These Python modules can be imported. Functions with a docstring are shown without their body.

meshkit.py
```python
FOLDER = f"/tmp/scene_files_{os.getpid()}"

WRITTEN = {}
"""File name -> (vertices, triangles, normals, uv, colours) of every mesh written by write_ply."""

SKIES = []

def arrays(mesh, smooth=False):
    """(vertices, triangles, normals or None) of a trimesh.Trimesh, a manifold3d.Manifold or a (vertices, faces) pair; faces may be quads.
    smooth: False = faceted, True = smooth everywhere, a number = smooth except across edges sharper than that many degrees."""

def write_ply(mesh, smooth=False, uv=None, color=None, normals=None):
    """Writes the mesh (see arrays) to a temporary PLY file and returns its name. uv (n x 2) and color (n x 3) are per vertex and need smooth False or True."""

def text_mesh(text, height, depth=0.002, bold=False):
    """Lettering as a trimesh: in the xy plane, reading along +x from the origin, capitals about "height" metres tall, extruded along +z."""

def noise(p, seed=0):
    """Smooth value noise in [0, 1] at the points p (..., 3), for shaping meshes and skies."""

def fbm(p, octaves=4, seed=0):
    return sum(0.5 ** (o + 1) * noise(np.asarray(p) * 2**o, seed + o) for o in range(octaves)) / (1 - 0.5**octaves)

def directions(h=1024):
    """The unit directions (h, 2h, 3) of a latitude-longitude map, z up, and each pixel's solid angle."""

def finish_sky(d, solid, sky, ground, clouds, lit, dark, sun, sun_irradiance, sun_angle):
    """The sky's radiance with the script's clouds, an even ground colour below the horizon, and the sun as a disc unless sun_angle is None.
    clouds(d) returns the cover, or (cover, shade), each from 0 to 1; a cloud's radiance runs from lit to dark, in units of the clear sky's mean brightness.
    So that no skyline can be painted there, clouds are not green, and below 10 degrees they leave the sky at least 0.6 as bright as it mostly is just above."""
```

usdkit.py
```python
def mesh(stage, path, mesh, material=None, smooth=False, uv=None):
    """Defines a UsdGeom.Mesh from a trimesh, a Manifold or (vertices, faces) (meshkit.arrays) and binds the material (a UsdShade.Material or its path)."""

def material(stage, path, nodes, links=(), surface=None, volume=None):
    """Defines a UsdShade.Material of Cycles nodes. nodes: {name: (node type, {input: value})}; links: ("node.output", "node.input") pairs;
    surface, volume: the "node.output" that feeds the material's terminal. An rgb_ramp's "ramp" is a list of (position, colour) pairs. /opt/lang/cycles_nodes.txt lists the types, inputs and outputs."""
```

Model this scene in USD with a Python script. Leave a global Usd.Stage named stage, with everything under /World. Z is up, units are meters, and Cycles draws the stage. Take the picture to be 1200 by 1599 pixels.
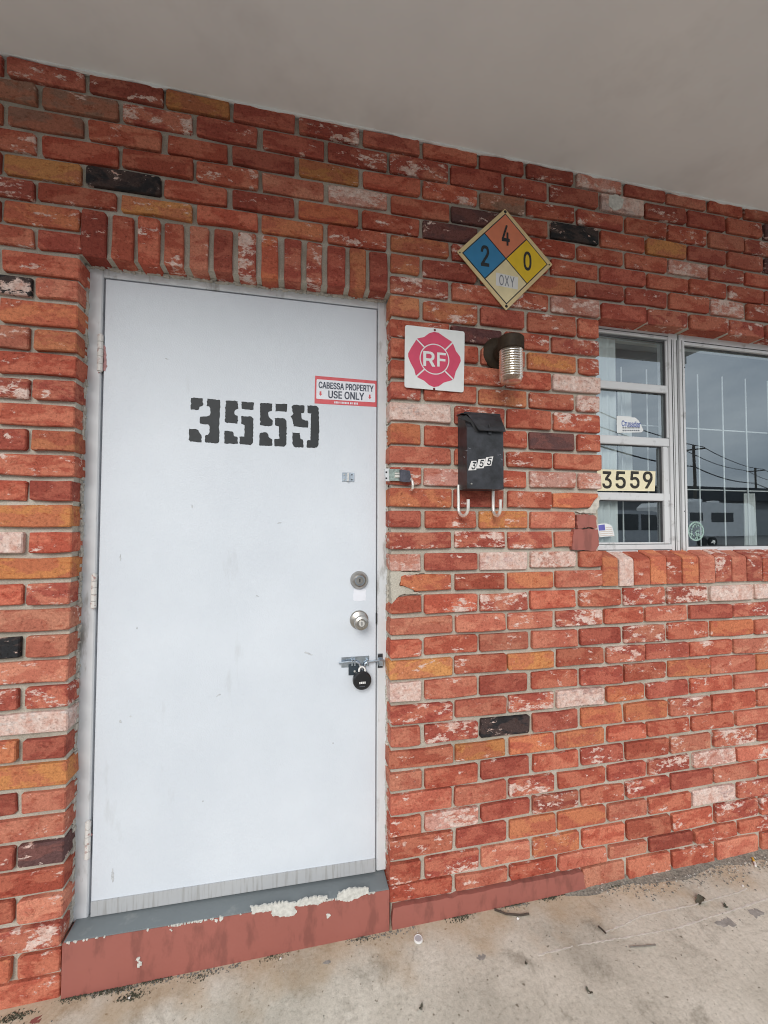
import math, random
import numpy as np
import trimesh
from shapely.geometry import Polygon, Point, box as sbox, LineString
from shapely import affinity
from shapely.ops import unary_union
from pxr import Usd, UsdGeom, UsdLux, UsdShade, Gf, Sdf, Vt
import usdkit, meshkit

random.seed(7)
RNG = np.random.default_rng(7)
stage = Usd.Stage.CreateInMemory()
UsdGeom.SetStageUpAxis(stage, UsdGeom.Tokens.z)
UsdGeom.SetStageMetersPerUnit(stage, 1.0)
UsdGeom.Xform.Define(stage, '/World')
UsdGeom.Scope.Define(stage, '/World/Looks')

# ------------------------------------------------------------------ camera, sky, sun, exposure
U = 0.077                     # one brick course
EYE = np.array([11.4654695, -18.7351651, -18.8148097 + 36.9]) * U
RIGHT = np.array([0.97743625, -0.21121873, 0.00224264])
UP = np.array([-0.00886637, -0.03041772, 0.99949795])
FWD = np.array([0.21104448, 0.97696541, 0.03160413])
FPX, PW, PCX, PCY = 650.0, 1199.0, 599.5, 799.0     # the lens, in pixels of the photograph
EXPOSURE = 0.50
SUN_EL, SUN_AZ = math.radians(30), math.radians(200)   # direction towards the sun: atan2(x, y)
SUN_INT, SUN_ANGLE = 0.36, 28.0
SKY_STRENGTH = 0.105

cam = UsdGeom.Camera.Define(stage, '/World/camera')
cam.CreateHorizontalApertureAttr(36.0)
cam.CreateVerticalApertureAttr(36.0 * 1024 / 768)
cam.CreateFocalLengthAttr(36.0 * FPX / PW)
cam.CreateClippingRangeAttr(Gf.Vec2f(0.02, 2000))
cam.CreateExposureAttr(EXPOSURE)
_m = np.eye(4); _m[0, :3], _m[1, :3], _m[2, :3], _m[3, :3] = RIGHT, UP, -FWD, EYE
cam.AddTransformOp().Set(Gf.Matrix4d(*_m.ravel().tolist()))

sky = UsdLux.DomeLight.Define(stage, '/World/sky')
sky.GetPrim().SetCustomDataByKey('kind', 'structure')
skym = usdkit.material(stage, '/World/Looks/sky_overcast', {
    'tc': ('texture_coordinate', {}),
    'map': ('mapping', {'scale': (1.0, 1.0, 3.2)}),
    'cl': ('noise_texture', {'scale': 2.3, 'detail': 6.0, 'roughness': 0.55, 'distortion': 0.3}),
    'ramp': ('rgb_ramp', {'ramp': [(0.32, (4.2, 4.7, 5.4)), (0.50, (6.8, 7.2, 7.7)), (0.68, (9.4, 9.6, 9.8))]}),
    'sk': ('sky_texture', {'sky_type': 'single_scattering', 'sun_disc': False, 'sun_elevation': SUN_EL, 'sun_rotation': SUN_AZ, 'aerosol_density': 2.0}),
    'mx': ('mix_color', {'fac': 0.85, 'use_clamp': False}),
    'bg': ('background_shader', {'strength': SKY_STRENGTH}),
}, [('tc.generated', 'map.vector'), ('map.vector', 'cl.vector'), ('cl.fac', 'ramp.fac'), ('sk.color', 'mx.a'), ('ramp.color', 'mx.b'), ('mx.result', 'bg.color')], surface='bg.background')
UsdShade.MaterialBindingAPI.Apply(sky.GetPrim()).Bind(skym)

sun = UsdLux.DistantLight.Define(stage, '/World/sun')
sun.CreateIntensityAttr(SUN_INT); sun.CreateNormalizeAttr(True); sun.CreateAngleAttr(SUN_ANGLE)
sun.CreateColorAttr(Gf.Vec3f(1.0, 0.97, 0.92))
sun.AddRotateZOp().Set(-math.degrees(SUN_AZ))          # after the tilt: shine from the azimuth
sun.AddRotateXOp().Set(-(90 - math.degrees(SUN_EL)))

# ------------------------------------------------------------------ helpers
def ray(px, py):
    return FWD * FPX + RIGHT * (px - PCX) - UP * (py - PCY)
def at(px, py, Y=0.0):
    """Wall measurements: where the sight line through a point of the photograph meets the plane Y, in metres."""
    d = ray(px, py); return EYE + d * ((Y - EYE[1]) / d[1])
def gnd(px, py, z=0.0):
    d = ray(px, py); return EYE + d * ((z - EYE[2]) / d[2])
def X(px, py, Y=0.0): return float(at(px, py, Y)[0])
def Z(px, py, Y=0.0): return float(at(px, py, Y)[2])
def pts(l, ox, oy, s, Y):
    """zoomed points of the photograph -> (x, z) on the plane Y"""
    return [tuple(at(ox + a / s, oy + b / s, Y)[[0, 2]]) for a, b in l]

_used = {}
def path_for(name, parent='/World'):
    parent = str(parent.GetPath()) if hasattr(parent, 'GetPath') else parent
    k = f'{parent}/{name}'; n = _used.get(k, 0); _used[k] = n + 1
    return k if n == 0 else f'{k}_{n:03d}'
def tag(p, label=None, cat=None, group=None, kind=None):
    p = p.GetPrim() if hasattr(p, 'GetPrim') else p
    for k, v in (('label', label), ('category', cat), ('group', group), ('kind', kind)):
        if v: p.SetCustomDataByKey(k, v)
    return p
def obj(name, mesh, m, parent='/World', smooth=False, label=None, kind=None):
    if isinstance(mesh, (list, tuple)) and len(mesh) and isinstance(mesh[0], trimesh.Trimesh): mesh = trimesh.util.concatenate(list(mesh))
    p = usdkit.mesh(stage, path_for(name, parent), mesh, m, smooth=smooth).GetPrim()
    if label: p.SetCustomDataByKey('label', label)
    if kind: p.SetCustomDataByKey('kind', kind)
    return p
def thing(name, label, cat, loc=None, group=None):
    x = UsdGeom.Xform.Define(stage, path_for(name))
    tag(x, label, cat, group); return x.GetPrim()

def bx(x0, x1, y0, y1, z0, z1, b=0.0):
    if b <= 0:
        m = trimesh.creation.box([x1 - x0, y1 - y0, z1 - z0]); m.apply_translation([(x0 + x1) / 2, (y0 + y1) / 2, (z0 + z1) / 2]); return m
    P = []
    for sx, X_ in ((1, x0), (-1, x1)):
        for sy, Y_ in ((1, y0), (-1, y1)):
            for sz, Z_ in ((1, z0), (-1, z1)):
                P += [(X_ + sx * b, Y_ + sy * b, Z_), (X_ + sx * b, Y_, Z_ + sz * b), (X_, Y_ + sy * b, Z_ + sz * b)]
    return trimesh.Trimesh(*[np.array(a) for a in (lambda h: (h.vertices, h.faces))(trimesh.convex.convex_hull(np.array(P)))], process=False)
RX = np.array([[1, 0, 0, 0], [0, 0, -1, 0], [0, 1, 0, 0], [0, 0, 0, 1.0]])
def prism(poly, yback, yfront):
    """extrude a polygon given in (x, z), from the plane yback towards the viewer to yfront (< yback)"""
    out = []
    if not hasattr(poly, 'geom_type'): poly = Polygon(poly)
    poly = poly.buffer(0)
    for g in getattr(poly, 'geoms', [poly]):
        if g.is_empty or g.area < 1e-9: continue
        m = trimesh.creation.extrude_polygon(g, yback - yfront, engine='earcut'); m.apply_transform(RX); m.apply_translation([0, yback, 0]); out.append(m)
    return trimesh.util.concatenate(out)
def text(s, x0, x1, z0, z1, yback, t=0.0012, bold=True, shear=0.0, slope=0.0):
    """flat lettering standing on the wall, filling x0..x1, z0..z1"""
    m = meshkit.text_mesh(s, 0.1, 0.002, bold); b = m.bounds
    v = np.array(m.vertices); v[:, 0] = (v[:, 0] - b[0, 0]) / (b[1, 0] - b[0, 0]); v[:, 1] = (v[:, 1] - b[0, 1]) / (b[1, 1] - b[0, 1]); v[:, 2] = v[:, 2] / 0.002
    xx = x0 + v[:, 0] * (x1 - x0) + shear * v[:, 1] * (z1 - z0)
    w = np.stack([xx, yback - v[:, 2] * t, z0 + v[:, 1] * (z1 - z0) + slope * (xx - x0)], 1)
    return trimesh.Trimesh(w, m.faces, process=False)
def tube(path, r, n=10):
    P = np.array(path, float); T = np.gradient(P, axis=0); T /= np.linalg.norm(T, axis=1)[:, None]
    a = np.array([0, 0, 1.0]) if abs(T[0][2]) < 0.9 else np.array([1.0, 0, 0])
    rr = np.broadcast_to(r, len(P)); V = []
    for p, t, q in zip(P, T, rr):
        a = a - t * (a @ t); a /= np.linalg.norm(a); b = np.cross(t, a)
        V.append([p + q * (math.cos(k * 2 * math.pi / n) * a + math.sin(k * 2 * math.pi / n) * b) for k in range(n)])
    V = np.array(V).reshape(-1, 3); F = []
    for i in range(len(P) - 1):
        for k in range(n):
            A, B = i * n + k, i * n + (k + 1) % n; F += [[A, B, B + n], [A, B + n, A + n]]
    c0, c1 = len(V), len(V) + 1; V = np.vstack([V, P[0], P[-1]])
    for k in range(n):
        F += [[c0, (k + 1) % n, k], [c1, (len(P) - 1) * n + k, (len(P) - 1) * n + (k + 1) % n]]
    return trimesh.Trimesh(V, np.array(F), process=False)
def lathe(profile, centre, axis='z', n=28):
    m = trimesh.creation.revolve(np.array(profile, float), sections=n)
    if axis == 'y':      # profile heights run towards the viewer
        m.apply_transform(RX)
    m.apply_translation(centre); return m
def rough(poly, amp, step, seed=0):
    """ragged outline"""
    poly = Polygon(poly) if not hasattr(poly, 'geom_type') else poly
    L = poly.exterior.length; n = max(8, int(L / step)); q = [poly.exterior.interpolate(i / n, True) for i in range(n)]
    r = np.random.default_rng(seed); c = np.array([(p.x, p.y) for p in q]); c = c + r.normal(0, amp, c.shape)
    return Polygon(c).buffer(0)

# ------------------------------------------------------------------ materials
def M(name, nodes, links, surface='p.BSDF'):
    return usdkit.material(stage, f'/World/Looks/{name}', nodes, links, surface=surface)
def simple(name, c, rough=0.6, metal=0.0, var=0.12, scale=30.0, bump=0.15, bscale=120.0, spec=0.5, **kw):
    c = np.array(c, float)
    return M(name, {
        'g': ('geometry', {}), 'n': ('noise_texture', {'scale': scale, 'detail': 5.0, 'roughness': 0.6}),
        'r': ('rgb_ramp', {'ramp': [(0.3, tuple(np.clip(c * (1 - var), 0, 1))), (0.7, tuple(np.clip(c * (1 + var), 0, 1)))]}),
        'n2': ('noise_texture', {'scale': bscale, 'detail': 3.0}), 'b': ('bump', {'strength': bump, 'distance': 0.002}),
        'p': ('principled_bsdf', {'roughness': rough, 'metallic': metal, 'specular_ior_level': spec, **kw})},
        [('g.position', 'n.vector'), ('g.position', 'n2.vector'), ('n.fac', 'r.fac'), ('r.color', 'p.base_color'), ('n2.fac', 'b.height'), ('b.normal', 'p.normal')])

# one clay material; each brick brings its own two tones and how flaked it is (primvars)
BRICK = M('clay_brick', {
    'g': ('geometry', {}), 'ta': ('attribute', {'attribute': 'tone_a'}), 'tb': ('attribute', {'attribute': 'tone_b'}), 'mk': ('attribute', {'attribute': 'mark'}),
    'sep': ('separate_color', {}),
    'off': ('vector_math', {'math_type': 'scale', 'scale': 40.0}), 'pos': ('vector_math', {'math_type': 'add'}),
    'mp': ('mapping', {'scale': (0.62, 1.0, 1.25)}),
    # broad smears of the second tone
    'n1': ('noise_texture', {'scale': 14.0, 'detail': 6.0, 'roughness': 0.62, 'distortion': 0.4}),
    'r1': ('rgb_ramp', {'ramp': [(0.47, (0, 0, 0)), (0.535, (1, 1, 1))]}),
    'm1': ('mix_color', {}),
    # darker, redder scrapes
    'n4': ('noise_texture', {'scale': 40.0, 'detail': 7.0, 'roughness': 0.68, 'distortion': 0.2}),
    'r4': ('rgb_ramp', {'ramp': [(0.57, (1, 1, 1)), (0.63, (0.76, 0.58, 0.54))]}),
    'm4': ('mix_color', {'blend_type': 'multiply', 'fac': 0.85}),
    # grain
    'n2': ('noise_texture', {'scale': 210.0, 'detail': 4.0, 'roughness': 0.7}),
    'r2': ('rgb_ramp', {'ramp': [(0.25, (0.78, 0.76, 0.76)), (0.75, (1.14, 1.14, 1.14))]}),
    # pits and gritty grain that can be seen from where one stands
    'n7': ('noise_texture', {'scale': 115.0, 'detail': 5.0, 'roughness': 0.8}), 'r7': ('rgb_ramp', {'ramp': [(0.34, (0.50, 0.46, 0.45)), (0.44, (0.90, 0.89, 0.89)), (0.56, (1.02, 1.02, 1.02)), (0.68, (1.22, 1.24, 1.26))]}), 'm8': ('mix_color', {'blend_type': 'multiply', 'fac': 1.0, 'use_clamp': False}),
    'm2': ('mix_color', {'blend_type': 'multiply', 'fac': 1.0, 'use_clamp': False}),
    # chalky flakes: the amount comes with the brick
    'n3': ('noise_texture', {'scale': 38.0, 'detail': 9.0, 'roughness': 0.74, 'distortion': 0.15}),
    'a3': ('math', {'math_type': 'add'}), 'nl': ('noise_texture', {'scale': 9.0, 'detail': 2.0, 'roughness': 0.5}), 'al': ('math', {'math_type': 'multiply_add', 'value2': 0.62, 'value3': -0.31}), 'a4': ('math', {'math_type': 'add'}), 'r3': ('rgb_ramp', {'ramp': [(0.655, (0, 0, 0)), (0.695, (1, 1, 1))]}),
    'n5': ('noise_texture', {'scale': 34.0, 'detail': 6.0, 'roughness': 0.7}), 'r5': ('rgb_ramp', {'ramp': [(0.33, (0.53, 0.29, 0.23)), (0.47, (0.62, 0.44, 0.38)), (0.7, (0.72, 0.61, 0.56))]}),
    'm3': ('mix_color', {}),
    'bh': ('math', {'math_type': 'multiply_add', 'value2': 0.8}),
    'b': ('bump', {'strength': 0.55, 'distance': 0.004}), 'p': ('principled_bsdf', {'roughness': 0.88, 'specular_ior_level': 0.25})},
    [('mk.color', 'sep.color'), ('sep.b', 'off.scale'), ('g.position', 'pos.vector1'), ('mk.vector', 'off.vector1'), ('off.vector', 'pos.vector2'), ('pos.vector', 'mp.vector'),
     ('mp.vector', 'n1.vector'), ('n1.fac', 'r1.fac'), ('r1.color', 'm1.fac'), ('ta.color', 'm1.a'), ('tb.color', 'm1.b'),
     ('mp.vector', 'n4.vector'), ('n4.fac', 'r4.fac'), ('m1.result', 'm4.a'), ('r4.color', 'm4.b'),
     ('pos.vector', 'n2.vector'), ('n2.fac', 'r2.fac'), ('m4.result', 'm2.a'), ('r2.color', 'm2.b'),
     ('mp.vector', 'n3.vector'), ('n3.fac', 'a3.value1'), ('sep.r', 'a3.value2'), ('mp.vector', 'nl.vector'), ('nl.fac', 'al.value1'), ('a3.value', 'a4.value1'), ('al.value', 'a4.value2'), ('a4.value', 'r3.fac'), ('pos.vector', 'n5.vector'), ('n5.fac', 'r5.fac'),
     ('r3.color', 'm3.fac'), ('m2.result', 'm3.a'), ('r5.color', 'm3.b'), ('pos.vector', 'n7.vector'), ('n7.fac', 'r7.fac'), ('m3.result', 'm8.a'), ('r7.color', 'm8.b'), ('m8.result', 'p.base_color'),
     ('n7.fac', 'bh.value1'), ('n4.fac', 'bh.value3'), ('bh.value', 'b.height'), ('b.normal', 'p.normal')])

MORTAR = M('mortar', {
    'g': ('geometry', {}), 'n': ('noise_texture', {'scale': 6.0, 'detail': 6.0, 'roughness': 0.65}), 'r': ('rgb_ramp', {'ramp': [(0.3, (0.38, 0.345, 0.28)), (0.5, (0.49, 0.455, 0.385)), (0.7, (0.57, 0.535, 0.465))]}),
    'n2': ('noise_texture', {'scale': 260.0, 'detail': 4.0, 'roughness': 0.7}), 'r2': ('rgb_ramp', {'ramp': [(0.3, (0.75, 0.75, 0.75)), (0.7, (1.1, 1.1, 1.1))]}), 'm': ('mix_color', {'blend_type': 'multiply', 'fac': 1.0, 'use_clamp': False}),
    'b': ('bump', {'strength': 0.8, 'distance': 0.003}), 'p': ('principled_bsdf', {'roughness': 0.95, 'specular_ior_level': 0.15})},
    [('g.position', 'n.vector'), ('g.position', 'n2.vector'), ('n.fac', 'r.fac'), ('n2.fac', 'r2.fac'), ('r.color', 'm.a'), ('r2.color', 'm.b'), ('m.result', 'p.base_color'), ('n2.fac', 'b.height'), ('b.normal', 'p.normal')])

def painted(name, c, dirt=(0.4, 0.38, 0.35), amount=0.63, stretch=(1, 1, 0.25), scale=9.0, rough_=0.45, bump=0.1, bscale=60.0):
    """brushed paint with faint smudges"""
    c = np.array(c)
    return M(name, {
        'g': ('geometry', {}), 'mp': ('mapping', {'scale': stretch}), 'n': ('noise_texture', {'scale': scale, 'detail': 6.0, 'roughness': 0.62}),
        'r': ('rgb_ramp', {'ramp': [(amount, (0, 0, 0)), (min(amount + 0.12, 1), (1, 1, 1))]}), 'm': ('mix_color', {'a': tuple(c), 'b': dirt}),
        'nb': ('noise_texture', {'scale': 2.6, 'detail': 5.0, 'roughness': 0.6}), 'rb': ('rgb_ramp', {'ramp': [(0.3, (0.91, 0.915, 0.925)), (0.7, (1.0, 1.0, 1.0))]}), 'mb': ('mix_color', {'blend_type': 'multiply', 'fac': 1.0}),
        'n2': ('noise_texture', {'scale': bscale, 'detail': 4.0}), 'b': ('bump', {'strength': bump, 'distance': 0.002}), 'p': ('principled_bsdf', {'roughness': rough_})},
        [('g.position', 'mp.vector'), ('mp.vector', 'n.vector'), ('n.fac', 'r.fac'), ('r.color', 'm.fac'), ('g.position', 'nb.vector'), ('nb.fac', 'rb.fac'), ('m.result', 'mb.a'), ('rb.color', 'mb.b'), ('mb.result', 'p.base_color'),
         ('g.position', 'n2.vector'), ('n2.fac', 'b.height'), ('b.normal', 'p.normal')])
DOORP = painted('door_paint', (0.635, 0.68, 0.735), dirt=(0.53, 0.56, 0.59), amount=0.66, scale=7.0, bump=0.3, bscale=230.0)
FRAMEP = painted('frame_paint', (0.63, 0.65, 0.67), dirt=(0.28, 0.27, 0.25), amount=0.56, scale=16.0, bump=0.25)
KICK = painted('kick_plate_metal', (0.43, 0.44, 0.45), dirt=(0.335, 0.335, 0.33), amount=0.50, stretch=(5.5, 1, 0.3), scale=16.0, rough_=0.5)
STEPRED = painted('step_red_paint', (0.32, 0.105, 0.083), dirt=(0.235, 0.078, 0.062), amount=0.50, stretch=(1.4, 1, 0.5), scale=14.0, rough_=0.6, bump=0.5, bscale=40.0)
STEPGREY = painted('step_grey_paint', (0.175, 0.20, 0.21), dirt=(0.25, 0.27, 0.27), amount=0.58, stretch=(1, 1, 1), scale=12.0, rough_=0.55, bump=0.3)
CHIPS = simple('bare_plaster_chip', (0.54, 0.535, 0.50), 0.9, var=0.2, scale=90, bump=0.5)
SOFFIT = painted('soffit_paint', (0.755, 0.76, 0.75), dirt=(0.70, 0.70, 0.69), amount=0.52, stretch=(1, 1, 1), scale=2.2, rough_=0.9, bump=0.25, bscale=45.0)
CAULK = simple('caulk', (0.46, 0.43, 0.38), 0.85, var=0.3, scale=40, bump=0.8, bscale=160)
ALU = painted('window_aluminium', (0.60, 0.61, 0.62), dirt=(0.36, 0.36, 0.36), amount=0.58, stretch=(1, 1, 1), scale=14.0, rough_=0.42, bump=0.1)
STEEL = simple('brushed_steel', (0.42, 0.40, 0.37), 0.34, metal=1.0, var=0.15, scale=60, bump=0.05)
ZINC = simple('zinc_plate', (0.50, 0.56, 0.62), 0.28, metal=1.0, var=0.25, scale=40, bump=0.05)
HOOKM = simple('bright_aluminium', (0.82, 0.80, 0.76), 0.30, metal=0.65, var=0.08, scale=40, bump=0.05)
BLACKP = M('mailbox_paint', {
    'g': ('geometry', {}), 'n': ('noise_texture', {'scale': 22.0, 'detail': 6.0, 'roughness': 0.7}), 'r': ('rgb_ramp', {'ramp': [(0.35, (0.012, 0.013, 0.015)), (0.62, (0.035, 0.037, 0.045)), (0.78, (0.09, 0.09, 0.10))]}),
    'n2': ('noise_texture', {'scale': 30.0, 'detail': 3.0}), 'b': ('bump', {'strength': 0.3, 'distance': 0.004}), 'p': ('principled_bsdf', {'roughness': 0.42})},
    [('g.position', 'n.vector'), ('n.fac', 'r.fac'), ('r.color', 'p.base_color'), ('g.position', 'n2.vector'), ('n2.fac', 'b.height'), ('b.normal', 'p.normal')])
BLACKINK = simple('black_lettering', (0.012, 0.016, 0.02), 0.55, var=0.3)
BLACKPLASTIC = simple('black_lock_body', (0.010, 0.010, 0.012), 0.3, var=0.2)
DARKHOLE = simple('dark_recess', (0.02, 0.02, 0.022), 0.8)
BRONZE = simple('lamp_bronze', (0.030, 0.020, 0.012), 0.6, var=0.3, scale=50, bump=0.3, spec=0.2)
WHITEP = simple('sign_white', (0.70, 0.72, 0.72), 0.4, var=0.04, scale=20, bump=0.03)
REDP = simple('sign_red', (0.57, 0.05, 0.115), 0.45, var=0.08, scale=25, bump=0.03)
STICKRED = simple('sticker_red', (0.60, 0.085, 0.10), 0.45, var=0.06)
STICKWHITE = simple('sticker_white', (0.72, 0.74, 0.80), 0.4, var=0.03)
STICKINK = simple('sticker_ink', (0.05, 0.06, 0.09), 0.5)
CREAM = simple('sign_cream', (0.66, 0.52, 0.28), 0.5, var=0.06, scale=14)
FADERED = simple('sign_faded_red', (0.62, 0.19, 0.10), 0.5, var=0.06)
BLUEP = simple('sign_blue', (0.025, 0.20, 0.40), 0.5, var=0.06)
YELLOWP = simple('sign_yellow', (0.72, 0.48, 0.015), 0.5, var=0.06)
PAPER = simple('paper_label', (0.68, 0.67, 0.66), 0.6, var=0.04)
GREYINK = simple('grey_ink', (0.16, 0.17, 0.20), 0.6, var=0.2)
PLAQUE = simple('number_plate_cream', (0.74, 0.67, 0.47), 0.45, var=0.05)
GOLDINK = simple('number_dark', (0.018, 0.014, 0.008), 0.4, var=0.2)
BLUEINK = simple('blue_ink', (0.05, 0.09, 0.33), 0.5)
FLAGRED = simple('flag_faded_red', (0.50, 0.36, 0.30), 0.5)
SEAL = simple('seal_pale_green', (0.26, 0.38, 0.34), 0.5, var=0.5, scale=160)
WHITEBAR = simple('grille_white', (0.62, 0.64, 0.65), 0.4, var=0.03)
CURTAIN = M('curtain_cloth', {'d': ('principled_bsdf', {'base_color': (0.85, 0.87, 0.86), 'roughness': 0.9}), 't': ('translucent_bsdf', {'color': (0.7, 0.7, 0.68)}), 'm': ('mix_closure', {'fac': 0.35})},
            [('d.BSDF', 'm.closure1'), ('t.BSDF', 'm.closure2')], surface='m.closure')
ROOMP = simple('room_wall_dark', (0.10, 0.11, 0.12), 0.9, var=0.1)
GLASS = M('window_glass', {'ge': ('geometry', {}), 'inv': ('math', {'math_type': 'subtract', 'value1': 1.0}), 'fm': ('math', {'math_type': 'multiply'}), 'wv': ('noise_texture', {'scale': 3.5, 'detail': 1.0}), 'wb': ('bump', {'strength': 0.06, 'distance': 0.004}), 'f': ('fresnel', {'IOR': 2.8}), 't': ('transparent_bsdf', {'color': (0.95, 0.98, 0.98)}), 'g': ('glossy_bsdf', {'color': (0.82, 0.93, 1.0), 'roughness': 0.0}), 'm': ('mix_closure', {})},
          [('ge.position', 'wv.vector'), ('wv.fac', 'wb.height'), ('wb.normal', 'g.normal'), ('ge.backfacing', 'inv.value2'), ('inv.value', 'fm.value1'), ('f.fac', 'fm.value2'), ('fm.value', 'm.fac'), ('t.BSDF', 'm.closure1'), ('g.BSDF', 'm.closure2')], surface='m.closure')
JAR = M('jar_glass', {'p': ('principled_bsdf', {'base_color': (0.66, 0.57, 0.45), 'roughness': 0.22, 'transmission_weight': 0.90, 'ior': 1.35})}, [])
BULB = simple('bulb_white', (0.70, 0.63, 0.46), 0.4, var=0.03)

# ------------------------------------------------------------------ ground
CONCRETE = M('worn_concrete', {
    'g': ('geometry', {}), 'n': ('noise_texture', {'scale': 2.6, 'detail': 7.0, 'roughness': 0.66}), 'r': ('rgb_ramp', {'ramp': [(0.28, (0.37, 0.35, 0.295)), (0.5, (0.56, 0.53, 0.455)), (0.72, (0.68, 0.65, 0.57))]}),
    'n2': ('noise_texture', {'scale': 75.0, 'detail': 8.0, 'roughness': 0.82}), 'r2': ('rgb_ramp', {'ramp': [(0.3, (0.50, 0.49, 0.47)), (0.46, (0.90, 0.90, 0.89)), (0.58, (1.02, 1.02, 1.02)), (0.72, (1.22, 1.21, 1.19))]}), 'm2': ('mix_color', {'blend_type': 'multiply', 'fac': 1.0, 'use_clamp': False}),
    # dark pits and spots
    'v': ('noise_texture', {'scale': 58.0, 'detail': 2.0, 'roughness': 0.5}), 'rv': ('rgb_ramp', {'ramp': [(0.69, (1, 1, 1)), (0.73, (0.42, 0.40, 0.37))]}), 'm3': ('mix_color', {'blend_type': 'multiply', 'fac': 1.0}),
    # grime patches
    'n6': ('noise_texture', {'scale': 5.5, 'detail': 8.0, 'roughness': 0.72, 'distortion': 0.6}), 'r6': ('rgb_ramp', {'ramp': [(0.55, (1, 1, 1)), (0.68, (0.62, 0.61, 0.59))]}), 'm6': ('mix_color', {'blend_type': 'multiply', 'fac': 1.0}),
    # rusty run-off that lies along the foot of the wall
    'sx': ('separate_xyz', {}), 'nr': ('noise_texture', {'scale': 7.0, 'detail': 5.0}), 'ar': ('math', {'math_type': 'multiply_add', 'value2': 0.5, 'value3': -0.25}), 'yy': ('math', {'math_type': 'add'}),
    'mr': ('map_range', {'from_min': -0.15, 'from_max': -0.01, 'to_min': 0.0, 'to_max': 0.5, 'clamp': True}), 'm7': ('mix_color', {'b': (0.42, 0.29, 0.155)}),
    'b': ('bump', {'strength': 0.6, 'distance': 0.004}), 'p': ('principled_bsdf', {'roughness': 0.9, 'specular_ior_level': 0.2})},
    [('g.position', 'n.vector'), ('n.fac', 'r.fac'), ('g.position', 'n2.vector'), ('n2.fac', 'r2.fac'), ('r.color', 'm2.a'), ('r2.color', 'm2.b'), ('g.position', 'v.vector'), ('v.fac', 'rv.fac'), ('m2.result', 'm3.a'), ('rv.color', 'm3.b'),
     ('g.position', 'n6.vector'), ('n6.fac', 'r6.fac'), ('m3.result', 'm6.a'), ('r6.color', 'm6.b'),
     ('g.position', 'sx.vector'), ('g.position', 'nr.vector'), ('nr.fac', 'ar.value1'), ('sx.y', 'yy.value1'), ('ar.value', 'yy.value2'), ('yy.value', 'mr.value'), ('mr.result', 'm7.fac'), ('m6.result', 'm7.a'), ('m7.result', 'p.base_color'),
     ('n2.fac', 'b.height'), ('b.normal', 'p.normal')])
ASPHALT = simple('asphalt', (0.22, 0.215, 0.205), 0.9, var=0.25, scale=3.0, bump=0.5, bscale=80)
tag(obj('ground', bx(-250, 250, -300, 200, -0.6, -0.13), ASPHALT), 'pale grey paved ground of the street and lot opposite', kind='structure')
tag(obj('pavement', bx(-9, 12, -2.6, 0.30, -0.30, 0.0, 0.01), CONCRETE), 'worn concrete pavement along the foot of the brick wall', kind='structure')

# ------------------------------------------------------------------ building
B = thing('brick_building', 'red brick building front with a white door and a window under a grey soffit', 'building')
YM = 0.014          # mortar face, behind the brick faces
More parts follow.
